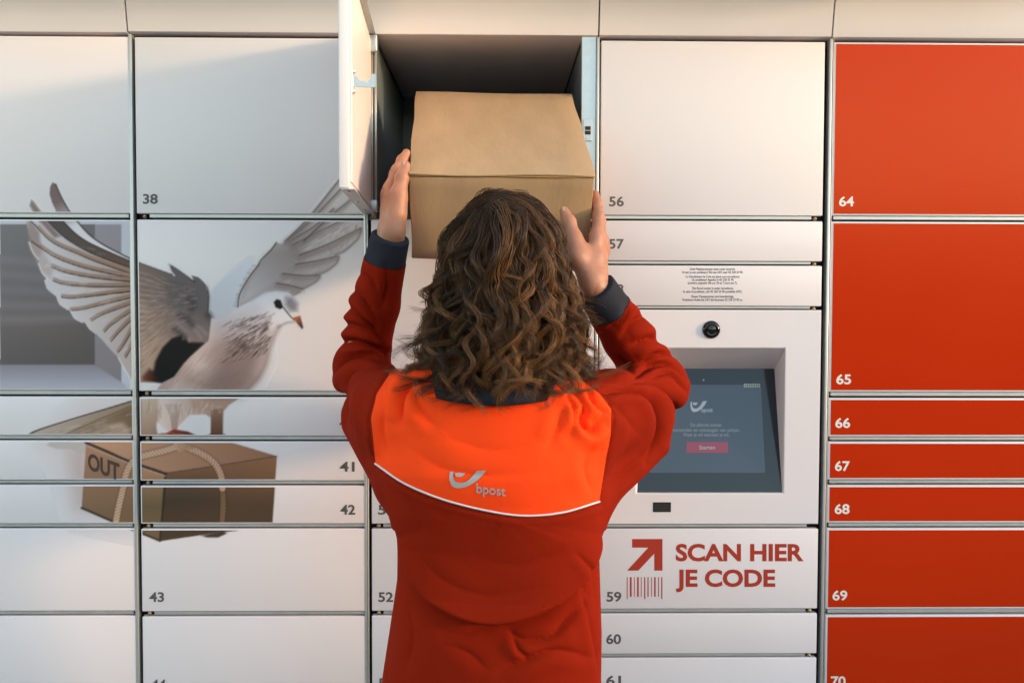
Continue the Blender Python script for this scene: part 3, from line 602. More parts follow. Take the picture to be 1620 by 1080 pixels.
for k in range(3): box(s0[0]+.003, s1[0]-.003, -.0011, -.0004, s0[2]+.003+k*.005, s0[2]+.0055+k*.005, bm=sb)
bm_obj('slot_lip', sb, M['rubber'], slot).matrix_parent_inverse = Matrix.Identity(4)
s0, s1 = at(1141, 808.5), at(1217.5, 796)
put('raised_plate', box(s0[0], s1[0], -.00025, .003, s0[2], s1[2], .0001, 1), M['white'], cols[3])

# ------------------------------------------------------------------ the open compartment door, hinged on the left
hx, hz0, hz1 = at(588, 300)[0], at(595, 338)[2], at(592, 57)[2]
OW = .452
od = bpy.data.objects.new('open_door', None)
ang = R_(87.0)
Mo = Matrix.Translation((hx, -.004, 0))@Matrix.Rotation(-ang, 4, 'Z')       # local x runs out along the door, local +y is its inner face
b = bmesh.new(); box(0, OW, -.018, -.002, hz0, hz1, .0022, 3, bm=b); bmesh.ops.transform(b, matrix=Mo, verts=b.verts)
od = put('open_door', b, M['white'], cols[2], True); od.data.set_sharp_from_angle(angle=R_(40)); od['label'] = 'open white compartment door seen from its edge and inner side'
def on_door(name, bm_, m, smooth=False):
    bmesh.ops.transform(bm_, matrix=Mo, verts=bm_.verts); o = bm_obj(name, bm_, m, od, smooth); return o
b = bmesh.new(); box(.012, OW-.02, -.002, .0005, hz0+.012, hz1-.012, .001, 1, bm=b); on_door('inner_skin', b, M['white'])
b = bmesh.new(); box(.0, OW-.001, -.017, .010, hz1-.0015, hz1+.0010, bm=b); on_door('top_flange', b, M['zinc'])
b = bmesh.new(); box(.0, OW-.002, -.016, .006, hz0-.0014, hz0-.0003, bm=b); on_door('bottom_flange', b, M['alu'])
b = bmesh.new()
for x in (.1, .25, .42): cyl((x, -.007, hz0-.003), (x, -.007, hz0-.0008), .004, 10, bm=b)
on_door('rivet', b, M['alu'])
lz = at(566, 130, -.42)[2]; lx = OW-.030
b = bmesh.new()
hook = [(0, -.009), (0, .009), (.006, .008), (.012, .001), (.024, -.001), (.030, .004), (.030, .012), (.037, .012), (.037, -.009)]
for yy in (lx-.0016, lx+.0016):
    pass
vs = [[b.verts.new((lx+s*.0016, .0006+u, lz+w_)) for u, w_ in hook] for s in (-1, 1)]
b.faces.new(vs[0]); b.faces.new(vs[1][::-1])
for i in range(len(hook)): b.faces.new((vs[0][i], vs[0][(i+1) % len(hook)], vs[1][(i+1) % len(hook)], vs[1][i]))
box(lx-.006, lx+.006, .0004, .0022, lz-.020, lz+.020, .0005, 1, bm=b); bmesh.ops.recalc_face_normals(b, faces=b.faces)
on_door('latch_hook', b, M['zinc'])
b = bmesh.new()
for dz in (-.0155, .0155): bmesh.ops.create_uvsphere(b, u_segments=10, v_segments=6, radius=.0042, matrix=Matrix.Translation((lx, .0024, lz+dz)))
on_door('bolt', b, M['alu'], True)
# hinge rods and blocks beside the door
rx = at(591, 200)[0]+.0015
b = bmesh.new(); cyl((rx-.0035, -.012, hz0+.01), (rx-.0035, -.012, hz1-.02), .0022, 12, bm=b); put('hinge_rod', b, M['alu'], cols[2], True)
b = bmesh.new(); cyl((rx+.004, -.010, hz0+.01), (rx+.004, -.010, hz1-.02), .0026, 12, bm=b); put('hinge_rod', b, M['alu'], cols[2], True)
for za, zb2 in ((hz1-.036, hz1-.002), (hz0+.002, hz0+.026)):
    put('hinge_block', box(rx-.010, rx+.008, -.020, .004, za, zb2, .002, 2), M['zinc'], cols[2], True)
b = cyl((rx, -.009, hz0-.009), (rx, -.009, hz0+.003), .0045, 14); put('hinge_pin', b, M['brass'], cols[2], True)

# ------------------------------------------------------------------ the parcel
TILT, BW, BL, BH = R_(31), .318, .405, .164
ftl, ftr = at(647, 277, -.33), at(943, 276, -.322)
mid = (ftl+ftr)/2; BW = float(np.linalg.norm(ftr-ftl)); byaw = R_(2.6)
Bm = Matrix.Translation(Vector(mid))@Matrix.Rotation(byaw, 4, 'Z')@Matrix.Rotation(TILT, 4, 'X')    # origin: middle of the top front edge, local y runs back along the lid, z up
parcel = thing('cardboard_parcel', 'plain brown cardboard parcel held up at the open compartment', 'parcel', tuple(mid))
parcel.matrix_world = Bm
def pbox(name, x0, x1, y0, y1, z0, z1, bev, m, wob=0.0):
    b_ = box(x0, x1, y0, y1, z0, z1, bev, 2)
    if wob:
        bmesh.ops.subdivide_edges(b_, edges=[e for e in b_.edges if e.calc_length() > .05], cuts=7, use_grid_fill=True)
        for v in b_.verts: v.co += Vector((math.sin(v.co.y*31+v.co.z*40), math.sin(v.co.x*27+v.co.z*33), math.sin(v.co.x*22+v.co.y*25)))*wob
    return bm_obj(name, b_, m, parcel, True)
o = pbox('carton', -BW/2+.001, BW/2-.001, .0015, BL, -BH, -.0045, .0022, M['card'], .0012); o.data.set_sharp_from_angle(angle=R_(35))
lid = pbox('lid_flap', -BW/2, BW/2, -.0006, BL+.0005, -.0030, .0008, .0012, M['card'], .0012); lid.data.set_sharp_from_angle(angle=R_(35))
pbox('flap_edge', -BW/2+.003, BW/2-.003, .0002, .004, -.0046, -.0029, 0, M['cardedge'])

# ------------------------------------------------------------------ signed-distance modelling for the person
def smin(a, b, k): h = np.maximum(k-np.abs(a-b), 0)/k; return np.minimum(a, b)-h*h*k*.25
class Field:
    def __init__(s, lo, hi, h):
        s.lo, s.h = np.array(lo, float), h; s.n = np.ceil((np.array(hi)-s.lo)/h).astype(int)+1
        s.ax = [s.lo[i]+np.arange(s.n[i])*h for i in range(3)]; s.F = np.full(tuple(s.n), .5, np.float32)
    def sub(s, lo, hi, pad):
        i0 = np.clip(((np.array(lo)-pad-s.lo)/s.h).astype(int), 0, s.n); i1 = np.clip(((np.array(hi)+pad-s.lo)/s.h).astype(int)+2, 0, s.n)
        sl_ = tuple(slice(a, b) for a, b in zip(i0, i1)); return sl_, np.meshgrid(*[s.ax[i][sl_[i]] for i in range(3)], indexing='ij')
    def add(s, fn, lo, hi, k, pad=.05):
        sl_, (X, Y, Z) = s.sub(lo, hi, pad)
        if X.size: s.F[sl_] = smin(s.F[sl_], fn(X, Y, Z).astype(np.float32), k)
    def cone(s, a, b, ra, rb, k=.02, flat=None):
        a, b = np.array(a, float), np.array(b, float); e = b-a; l2 = e@e; R = max(ra, rb)
        def fn(X, Y, Z):
            t = np.clip(((X-a[0])*e[0]+(Y-a[1])*e[1]+(Z-a[2])*e[2])/l2, 0, 1)
            dx, dy, dz = X-a[0]-t*e[0], Y-a[1]-t*e[1], Z-a[2]-t*e[2]
            if flat is not None:       # squash the section along one direction
                n, q = flat; n = np.array(n, float)/np.linalg.norm(n); w = dx*n[0]+dy*n[1]+dz*n[2]; f = (1/q-1)
                dx, dy, dz = dx+w*f*n[0], dy+w*f*n[1], dz+w*f*n[2]
            return np.sqrt(dx*dx+dy*dy+dz*dz)-(ra+(rb-ra)*t)
        s.add(fn, np.minimum(a, b)-R, np.maximum(a, b)+R, k, .03+k)
    def ball(s, c, r, k=.02):
        c, r = np.array(c, float), np.broadcast_to(np.array(r, float), 3)
        s.add(lambda X, Y, Z: (np.sqrt(((X-c[0])/r[0])**2+((Y-c[1])/r[1])**2+((Z-c[2])/r[2])**2)-1)*r.min(), c-r, c+r, k, .03+k)
    def cut(s, c, r, k=.01):           # subtract an ellipsoid
        c, r = np.array(c, float), np.broadcast_to(np.array(r, float), 3); sl_, (X, Y, Z) = s.sub(c-r, c+r, .02)
        q = (np.sqrt(((X-c[0])/r[0])**2+((Y-c[1])/r[1])**2+((Z-c[2])/r[2])**2)-1)*r.min(); s.F[sl_] = -smin(-s.F[sl_], q, k)
    def plane(s, p, n):                # keep the side the normal points away from
        X, Y, Z = np.meshgrid(*s.ax, indexing='ij', sparse=True); q = (X-p[0])*n[0]+(Y-p[1])*n[1]+(Z-p[2])*n[2]; s.F = np.maximum(s.F, q.astype(np.float32))
    def mesh(s):
        F = s.F; F[0] = F[-1] = .1; F[:, 0] = F[:, -1] = .1; F[:, :, 0] = F[:, :, -1] = .1
        I = F < 0; nx, ny, nz = F.shape; cnt = np.zeros((nx-1, ny-1, nz-1), np.int8)
        off = [(i, j, k) for i in (0, 1) for j in (0, 1) for k in (0, 1)]
        sh = lambda A, o: A[o[0]:nx-1+o[0], o[1]:ny-1+o[1], o[2]:nz-1+o[2]]
        for o in off: cnt += sh(I, o)
        act = (cnt > 0) & (cnt < 8); idx = np.full(act.shape, -1, np.int64); c = np.argwhere(act); idx[act] = np.arange(len(c))
        acc = np.zeros((len(c), 3)); num_ = np.zeros(len(c))
        val = {o: F[c[:, 0]+o[0], c[:, 1]+o[1], c[:, 2]+o[2]].astype(float) for o in off}
        for o in off:
            for a in range(3):
                if o[a]: continue
                p = list(o); p[a] = 1; p = tuple(p); f0, f1 = val[o], val[p]; m = (f0 < 0) != (f1 < 0); t = np.where(m, f0/np.where(m, f0-f1, 1), 0)
                q = np.array(o, float)[None].repeat(len(c), 0); q[:, a] += t; acc += np.where(m[:, None], q, 0); num_ += m
        V = s.lo+(c+acc/num_[:, None])*s.h; Q = []
        for a in range(3):
            b_, c_ = (a+1) % 3, (a+2) % 3
            s0 = [slice(None)]*3; s1 = [slice(None)]*3; s0[a] = slice(0, -1); s1[a] = slice(1, None)
            ch = I[tuple(s0)] != I[tuple(s1)]; e = np.argwhere(ch); e = e[(e[:, b_] > 0) & (e[:, c_] > 0) & (e[:, b_] < F.shape[b_]-1) & (e[:, c_] < F.shape[c_]-1)]
            fl = I[e[:, 0], e[:, 1], e[:, 2]]
            def ci_(db, dc): q = e.copy(); q[:, b_] -= db; q[:, c_] -= dc; return idx[q[:, 0], q[:, 1], q[:, 2]]
            q = np.stack([ci_(1, 1), ci_(0, 1), ci_(0, 0), ci_(1, 0)], 1); q[~fl] = q[~fl][:, ::-1]; Q.append(q)
        return V, np.vstack(Q)
def tri(Q): return np.vstack([Q[:, [0, 1, 2]], Q[:, [0, 2, 3]]])
def normals(V, T):
    n = np.cross(V[T[:, 1]]-V[T[:, 0]], V[T[:, 2]]-V[T[:, 0]]); N = np.zeros_like(V)
    for i in range(3): np.add.at(N, T[:, i], n)
    return N/np.maximum(np.linalg.norm(N, axis=1, keepdims=True), 1e-12)
def split(V, T, f):
    """cut a triangle mesh along the zero line of the vertex field f -> (negative part, positive part), each (V, T)"""
    f = np.where(np.abs(f) < 1e-7, 1e-7, f); s = f > 0; ns = s[T].sum(1); out = []
    cutT = T[(ns > 0) & (ns < 3)]; E = np.unique(np.sort(np.vstack([cutT[:, [0, 1]], cutT[:, [1, 2]], cutT[:, [2, 0]]]), 1), axis=0); E = E[s[E[:, 0]] != s[E[:, 1]]]
    t = f[E[:, 0]]/(f[E[:, 0]]-f[E[:, 1]]); NV = V[E[:, 0]]+(V[E[:, 1]]-V[E[:, 0]])*t[:, None]
    key = {(int(a), int(b)): len(V)+i for i, (a, b) in enumerate(E)}; ev = lambda a, b: key[(a, b) if a < b else (b, a)]
    AV = np.vstack([V, NV]); parts = {False: [T[ns == 0]], True: [T[ns == 3]]}; ex = {False: [], True: []}
    for tr in cutT.tolist():
        sg = [bool(s[i]) for i in tr]; k = next(i for i in range(3) if sg.count(sg[i]) == 1); a, b_, c_ = tr[k], tr[(k+1) % 3], tr[(k+2) % 3]
        p, q = ev(a, b_), ev(a, c_); ex[sg[k]].append((a, p, q)); ex[not sg[k]] += [(p, b_, c_), (p, c_, q)]
    for sgn in (False, True):
        TT = np.vstack(parts[sgn]+([np.array(ex[sgn])] if ex[sgn] else [])); u, inv = np.unique(TT, return_inverse=True); out.append((AV[u], inv.reshape(-1, 3)))
    return out

P = thing('person', 'person with long wavy brown hair in red and orange jacket lifting a parcel', 'person', (0, -.45, 0))
PI = Matrix.Translation((0, .45, 0))
def pp(o, root=None):
    o.parent = root or P; o.matrix_parent_inverse = PI if root is None else Matrix.Identity(4); return o
HC = np.array([at(797, 415, -.47)[0], -.465, 1.600])                         # centre of the skull
sh_r, el_r, wr_r = at(934, 668, -.47), at(1042, 612, -.225), at(940, 452, -.345)
sh_l, el_l, wr_l = at(632, 664, -.43), at(571, 588, -.215), at(619, 370, -.325)
# ---- body (skin): head, neck, trunk, arms, legs on one surface
B = Field((-.42, -.72, -.0), (.46, -.10, 1.78), .0075)
B.ball(HC+(0, 0, .018), (.074, .093, .098), .02); B.ball(HC+(0, .028, -.055), (.055, .062, .070), .04)
B.cone(HC+(0, -.02, -.06), (0.002, -.47, 1.40), .054, .062, .03)
B.cone(HC+(0, .088, -.01), HC+(0, .112, -.042), .009, .014, .012)            # nose
B.ball(HC+(0, .083, -.078), (.022, .012, .007), .008); B.ball(HC+(0, .080, -.110), (.022, .018, .016), .02)
for s in (-1, 1):
    B.cut(HC+(s*.031, .100, .002), (.017, .014, .012), .012); B.ball(HC+(s*.031, .078, .002), (.013, .012, .012), .004)
    B.ball(HC+(s*.077, -.004, -.015), (.010, .020, .032), .008); B.cone(HC+(s*.045, .086, .020), HC+(s*.016, .090, .018), .006, .006, .01)
def trunk(zs, cx_, cy_, a_, b_, e=2.3, turn=R_(9)):
    def fn(X, Y, Z):
        cx0, cy0, a0, b0 = [np.interp(Z, zs, q) for q in (cx_, cy_, a_, b_)]
        dx, dy = X-cx0, Y-cy0; dx, dy = dx*math.cos(turn)-dy*math.sin(turn), dx*math.sin(turn)+dy*math.cos(turn)
        return ((np.abs(dx/a0)**e+np.abs(dy/b0)**e)**(1/e)-1)*np.minimum(a0, b0)
    return fn
B.add(trunk([.86, 1.0, 1.12, 1.28, 1.38, 1.42], [0]*6, [-.45, -.45, -.455, -.46, -.465, -.47], [.155, .145, .135, .15, .13, .06], [.10, .095, .09, .10, .075, .05]), (-.2, -.6, .86), (.2, -.3, 1.42), .04)
for s_, e_, w_ in ((sh_r, el_r, wr_r), (sh_l, el_l, wr_l)): B.cone(s_, e_, .048, .038, .03); B.cone(e_, w_, .038, .024, .02)
for s in (-1, 1):
    B.cone((s*.085, -.45, .90), (s*.095, -.44, .48), .080, .050, .03); B.cone((s*.095, -.44, .48), (s*.10, -.46, .08), .050, .034, .02); B.cone((s*.10, -.47, .045), (s*.115, -.30, .035), .035, .03, .02)
Vb, Qb = B.mesh(); del B
# ---- hands on a finer grid, same surface object
Vh_all, Qh_all, nails = [Vb], [Qb], []
def hand(wr, fore, mcp, fingers, thumb, palm_n):
    pts = np.vstack([[wr], mcp, *fingers, thumb]); H = Field(pts.min(0)-.03, pts.max(0)+.03, .0017)
    H.cone(wr-fore*.05, wr, .026, .0235, .01, (palm_n, .78)); kn = np.array(mcp)
    for i, k_ in enumerate(kn): H.cone(wr+(k_-wr)*.10, k_, .0175, .0118 if i < 3 else .0105, .016, (palm_n, .82))
    for a, b_ in zip(kn[:-1], kn[1:]): H.cone(a*.92+wr*.08, b_*.92+wr*.08, .0105, .0105, .012)
    for i, ch in enumerate(fingers):
        r = [.0108, .0094, .0086, .0070] if i < 3 else [.0096, .0082, .0074, .0060]; c = [kn[i]]+list(ch)
        for j in range(len(c)-1): H.cone(c[j], c[j+1], r[j], r[j+1], .006)
        for j in range(1, len(c)-1): H.ball(c[j], r[j]*1.06, .004)
    r = [.0165, .0140, .0112, .0082]
    H.cone(wr+(thumb[0]-wr)*.2, thumb[0], .018, r[0], .018)
    for j in range(len(thumb)-1): H.cone(thumb[j], thumb[j+1], r[j], r[j+1], .008)
    H.cone(thumb[1]*.6+thumb[0]*.4, kn[0]*.55+wr*.45, .0095, .012, .018)     # web of the thumb
    for i, k_ in enumerate(kn): H.ball(k_-np.array(palm_n)*.003, .0104, .006)
    v, q = H.mesh(); n0 = sum(len(a) for a in Vh_all); Vh_all.append(v); Qh_all.append(q+n0)
A3 = lambda *t: np.array([at(*p) for p in t])
un = lambda v: np.array(v, float)/np.linalg.norm(v)
# right hand: thumb on the front of the parcel, fingers along its right side
mr = A3((944, 374, -.318), (951, 379, -.298), (953, 388, -.279), (953, 400, -.262))
fr = [A3((947, 343, -.290), (945, 323, -.272), (942, 307, -.258)), A3((949, 350, -.264), (945, 328, -.244), (940, 315, -.228)), A3((949, 362, -.242), (944, 342, -.222), (938, 330, -.208)), A3((948, 380, -.234), (943, 364, -.218), (938, 354, -.206))]
tr_ = A3((914, 408, -.345), (908, 378, -.330), (900, 351, -.318), (892.5, 334, -.312))
hand(wr_r, un(wr_r-el_r)*1.0, mr, fr, tr_, un((.75, -.55, 0)))
# left hand: seen edge-on, thumb and fingers up along the left side
ml = A3((617, 298, -.300), (615, 305, -.282), (615, 316, -.264), (616, 330, -.248))
fl_ = [A3((628, 270, -.286), (636, 254, -.276), (643, 242, -.268)), A3((625, 276, -.262), (636, 258, -.246), (644, 248, -.236)), A3((624, 288, -.244), (634, 272, -.226), (642, 262, -.216)), A3((624, 306, -.232), (632, 294, -.216), (640, 286, -.206))]
tl_ = A3((627, 338, -.330), (630, 308, -.330), (636.5, 280, -.324), (641.5, 262, -.318))
hand(wr_l, un(wr_l-el_l)*1.0, ml, fl_, tl_, un((-.9, -.35, 0)))
body = pp(mesh_obj('body', np.vstack(Vh_all), np.vstack(Qh_all), M['skin'], None, True))
for nm, tip, prev, out in (('thumb_nail', tr_[3], tr_[2], (-.1, -1, .15)), ('thumb_nail', tl_[3], tl_[2], (-.35, -1, .1))):
    d = un(tip-prev); o_ = un(np.array(out)-d*(np.array(out)@d)); sd = np.cross(d, o_); Vn = []
    for u in np.linspace(-1, 1, 7):
        for v in np.linspace(-1, 1, 7):
            x, y = u*math.sqrt(1-v*v/2), v*math.sqrt(1-u*u/2); Vn.append(tip+d*(y*.0062-.001)+sd*x*.0058+o_*(.0086-.0042*x*x-.0012*max(y, 0)))
    I = np.arange(49).reshape(7, 7); pp(mesh_obj(nm, Vn, np.stack([I[:-1, :-1], I[1:, :-1], I[1:, 1:], I[:-1, 1:]], -1).reshape(-1, 4), M['nail'], None, True))
for s in (-1, 1):
    b = bmesh.new(); bmesh.ops.create_uvsphere(b, u_segments=16, v_segments=10, radius=.0118, matrix=Matrix.Translation(Vector(HC+(s*.031, .0825, .002)))); pp(bm_obj('eye', b, M['eye'], None, True))

# ---- jacket
J = Field((-.40, -.70, .80), (.46, -.12, 1.76), .0035)
zj = [.80, .86, .944, 1.024, 1.105, 1.175, 1.225, 1.29, 1.335, 1.375, 1.405, 1.43, 1.455]
jcx = [-.004, -.004, -.006, .000, .004, .003, -.004, -.010, -.010, -.010, -.006, -.002, 0]
ja = [.182, .182, .176, .171, .165, .163, .170, .178, .170, .158, .135, .105, .075]
jy = [-.45, -.45, -.452, -.455, -.458, -.462, -.465, -.468, -.468, -.468, -.468, -.468, -.468]
jb = [.128, .128, .124, .118, .110, .112, .118, .120, .114, .104, .092, .080, .068]
J.add(trunk(zj, jcx, jy, ja, jb, 2.35), (-.2, -.62, .80), (.2, -.32, 1.46), .03)
def sleeve(sh, el, wr, ra, re, rw):
    d1, d2 = un(el-sh), un(wr-el)
    J.cone(sh, el, ra, re*1.04, .045); J.cone(el, el+d2*np.linalg.norm(wr-el)*.5, re, (re+rw)*.53, .02); J.cone(el+d2*np.linalg.norm(wr-el)*.5, wr+d2*.03, (re+rw)*.53, rw, .012)
wr_len = .022
sleeve(sh_r, el_r, wr_r, .062, .049, .0330); sleeve(sh_l, el_l, wr_l, .059, .046, .0315)
J.cone(at(905, 655, -.47), at(960, 645, -.42), .052, .056, .04); J.cone(at(665, 645, -.47), at(610, 650, -.42), .055, .058, .04)
J.cone(at(930, 790, -.45), at(1015, 690, -.33), .035, .050, .05)            # loose cloth under the right arm
J.cone(at(622, 765, -.45), at(580, 670, -.34), .020, .038, .05)
ndr, ndl = un(wr_r-el_r), un(wr_l-el_l)
# cut both sleeves open at the wrist (only near the hands)
for w_, n_d in ((wr_r, ndr), (wr_l, ndl)):
    c = w_-n_d*.004; sl_, (X, Y, Z) = J.sub(c-.06, c+.06, 0); q = (X-c[0])*n_d[0]+(Y-c[1])*n_d[1]+(Z-c[2])*n_d[2]; J.F[sl_] = np.maximum(J.F[sl_], q)
Vj, Qj = J.mesh(); del J; Tj = tri(Qj)
Nj = normals(Vj, Tj); pj = pix(Vj)
# folds: creases given as lines on the cloth; each is a valley with a raised lip beside it
disp = np.zeros(len(Vj)); back = np.clip(-Nj[:, 1]*1.6+.35, 0, 1)
def crease(pts, depth, w, lip=.6, side=1.0, taper=True):
    Pl = smooth_line(pts, 6); sel = (pj[:, 0] > Pl[:, 0].min()-4*w) & (pj[:, 0] < Pl[:, 0].max()+4*w) & (pj[:, 1] > Pl[:, 1].min()-4*w) & (pj[:, 1] < Pl[:, 1].max()+4*w) & (back > 0)
    X, Y = pj[sel, 0], pj[sel, 1]; d = np.full(len(X), 1e9); sd = np.zeros(len(X)); tt = np.zeros(len(X)); n = len(Pl)-1
    for i in range(n):
        a, e = Pl[i], Pl[i+1]-Pl[i]; t = np.clip(((X-a[0])*e[0]+(Y-a[1])*e[1])/max(e@e, 1e-9), 0, 1); q = np.hypot(X-a[0]-t*e[0], Y-a[1]-t*e[1]); m = q < d
        d = np.where(m, q, d); sd = np.where(m, np.sign(e[0]*(Y-a[1])-e[1]*(X-a[0]))*q, sd); tt = np.where(m, (i+t)/n, tt)
    env = np.sin(np.pi*np.clip(tt, .03, .97))**.6 if taper else 1.0
    disp[sel] += back[sel]*env*depth*(-1.1*np.exp(-np.abs(sd)/(.55*w))+lip*np.exp(-((sd-side*1.7*w)/(1.5*w))**2)+lip*.35*np.exp(-((sd+side*2.0*w)/(1.8*w))**2))
mm = .0019
def drape(pts, A, up_len, dn_len, w):
    """cloth that blouses out above a line and falls in below it"""
    Pl = smooth_line(pts, 6); X, Y = pj[:, 0], pj[:, 1]; d = np.full(len(X), 1e9); sd = np.zeros(len(X)); tt = np.zeros(len(X)); n = len(Pl)-1
    for i in range(n):
        a, e = Pl[i], Pl[i+1]-Pl[i]; t = np.clip(((X-a[0])*e[0]+(Y-a[1])*e[1])/max(e@e, 1e-9), 0, 1); q = np.hypot(X-a[0]-t*e[0], Y-a[1]-t*e[1]); m = q < d
        d = np.where(m, q, d); sd = np.where(m, np.sign(e[0]*(Y-a[1])-e[1]*(X-a[0]))*q, sd); tt = np.where(m, (i+t)/n, tt)
    env = np.sin(np.pi*np.clip(tt, .02, .98))**.5*back
    disp[:] += A*env*np.where(sd < 0, np.tanh(-sd/w)*np.exp(sd/up_len), -.75*np.tanh(sd/w)*np.exp(-sd/dn_len))
drape([(628, 840), (645, 890), (680, 945), (735, 978), (790, 986), (850, 970), (905, 932), (940, 880), (952, 840)], .034, 60, 46, 4.0)
# big drape across the small of the back
crease([(668, 870), (705, 912), (770, 936), (850, 922)], 1.1*mm, 9, .4, -1); crease([(760, 885), (830, 890), (900, 862), (932, 832)], 1.0*mm, 9, .4, -1); crease([(640, 772), (662, 815), (672, 850)], 1.4*mm, 9, .4, -1)
for q, d_, w_ in [([(800, 1000), (830, 1015), (870, 1010), (905, 985)], 6, 9), ([(790, 1060), (830, 1045), (880, 1030), (940, 1040)], 6, 10), ([(880, 1000), (910, 975), (935, 955)], 5, 8), ([(810, 1010), (822, 1030), (835, 1042)], 5, 6), ([(930, 940), (940, 990), (948, 1040), (950, 1080)], 4, 6), ([(640, 960), (650, 1010), (640, 1060)], 3, 10), ([(700, 1020), (740, 1035), (770, 1060)], 3, 10), ([(670, 990), (720, 1005), (760, 1000)], 2.5, 9), ([(905, 870), (925, 900), (935, 940)], 4, 6)]: crease(q, d_*mm*.75, w_, .45)
# yoke
for q, d_, w_ in [([(655, 600), (638, 630), (634, 670)], 7, 8), ([(612, 640), (606, 680), (615, 720)], 3, 9), ([(905, 618), (922, 645), (918, 668), (934, 682), (948, 664)], 8, 8), ([(890, 640), (880, 680), (868, 705)], 3.5, 10), ([(936, 700), (925, 740), (935, 780)], 2.5, 9), ([(700, 690), (780, 712), (860, 700)], 2.0, 22), ([(640, 700), (700, 740), (780, 752), (860, 744)], 2.0, 18), ([(925, 615), (938, 640), (955, 650)], 6, 6), ([(893, 622), (905, 650), (898, 690)], 5, 7), ([(655, 612), (668, 650), (690, 672)], 3, 9)]: crease(q, d_*mm*1.15, w_, .8)
# right sleeve
for q, d_, w_, sd_ in [([(950, 622), (985, 617), (1022, 625), (1040, 655), (1038, 695), (1022, 730)], 9, 7, 1), ([(985, 605), (1030, 606), (1062, 628), (1072, 660), (1060, 700)], 7, 7, 1), ([(1000, 600), (1030, 580), (1062, 578), (1085, 598)], 8, 7, -1), ([(1010, 575), (1035, 560), (1065, 566)], 7, 6, -1), ([(1000, 545), (1030, 535), (1056, 545)], 6, 7, -1), ([(985, 530), (1005, 508), (1020, 500)], 6, 8, -1), ([(962, 520), (985, 505), (995, 480)], 5, 7, -1), ([(970, 560), (990, 580), (1010, 596)], 5, 8, 1), ([(958, 640), (985, 650), (1005, 680)], 3, 9, 1), ([(965, 770), (1000, 740), (1030, 700)], 3, 10, 1), ([(1025, 600), (1058, 592), (1086, 620)], 5, 5, -1)]: crease(q, d_*mm*1.25, w_, .45, sd_)
# left sleeve
for q, d_, w_, sd_ in [([(522, 548), (545, 540), (580, 542), (606, 556), (612, 575)], 8, 6, -1), ([(527, 590), (550, 570), (585, 564), (615, 576)], 7, 7, -1), ([(545, 640), (545, 605), (565, 582), (600, 574)], 7, 6, -1), ([(528, 520), (560, 512), (590, 525)], 5, 6, -1), ([(545, 480), (565, 495), (590, 520), (606, 548)], 7, 7, 1), ([(556, 455), (578, 480), (598, 512)], 6, 7, 1), ([(566, 430), (590, 450), (604, 478)], 4, 8, 1), ([(610, 420), (612, 455), (603, 490)], 4, 6, 1), ([(560, 690), (548, 650), (550, 610)], 4, 8, 1)]: crease(q, d_*mm*1.25, w_, .45, sd_)
crease([(640, 574), (618, 589), (596, 622), (587, 661), (590, 690), (594, 731)], 2.2*mm, 3.2, .3, 1, False); crease([(925, 612), (948, 622), (967, 647), (966, 690), (960, 719), (948, 791)], 2.2*mm, 3.2, .3, 1, False)
crease([(594, 737), (640, 768), (700, 793), (770, 811), (830, 819), (890, 814), (948, 797)], 1.8*mm, 3.5, .3, 1, False)
ns = np.zeros(len(Vj))
for k in range(14):
    d_ = un(rng.normal(size=3)); fr_ = 18+40*rng.random(); ns += np.sin(Vj@d_*fr_+rng.random()*6.28)/fr_*18
disp += ns*.00030
Vj = Vj+Nj*disp[:, None]
pj = pix(Vj)
# panels
seamL = np.array([(700, 500), (645, 568), (618, 589), (596, 622), (587, 661), (590, 690), (594, 731), (596, 745), (560, 800)], float); seamR = np.array([(890, 500), (905, 590), (948, 622), (967, 647), (966, 690), (960, 719), (948, 791), (950, 815), (1000, 860)], float)
yl = np.array([(560, 712), (594, 733), (640, 764), (700, 789), (770, 807), (830, 815), (890, 810), (948, 793), (985, 778)], float)
fL = pj[:, 0]-np.interp(pj[:, 1], seamL[:, 1], seamL[:, 0]); fR = np.interp(pj[:, 1], seamR[:, 1], seamR[:, 0])-pj[:, 0]
ylc = smooth_line(yl, 6)
sl_field = np.maximum(-fL, -fR); sl_field = np.where(pj[:, 1] > 815, np.minimum(sl_field, -1.0), sl_field)
(Vt, Tt), (Vs_, Ts_) = split(Vj, Tj, sl_field)
pt = pix(Vt); (Vy, Ty), (Vl, Tl) = split(Vt, Tt, pt[:, 1]-np.interp(pt[:, 0], ylc[:, 0], ylc[:, 1]))
jacket = pp(mesh_obj('jacket', Vl, Tl, M['jred'], None, True)); jacket['label'] = 'dark red lower body of the jacket'
yoke = mesh_obj('yoke', Vy, Ty, M['jorange'], None, True); yoke.parent = jacket; yoke['label'] = 'bright orange yoke across the shoulders'
(Vr, Tr), (Vlf, Tlf) = split(Vs_, Ts_, -Vs_[:, 0])
for V_, T_, w_, n_d, cl in ((Vr, Tr, wr_r, ndr, .056), (Vlf, Tlf, wr_l, ndl, .050)):
    q = (V_-(w_-n_d*cl))@n_d; q = np.where(np.linalg.norm(V_-w_, axis=1) > .12, -1, q); (Va, Ta), (Vc, Tc) = split(V_, T_, q)
    s_ = mesh_obj('sleeve', Va, Ta, M['jred'], None, True); s_.parent = jacket
    Nc = normals(Vc, Tc); c_ = mesh_obj('cuff', Vc-Nc*.0012, Tc, M['navy'], None, True); c_.parent = jacket
bvh = BVHTree.FromPolygons([tuple(v) for v in Vj], [tuple(t) for t in Tj.tolist()])
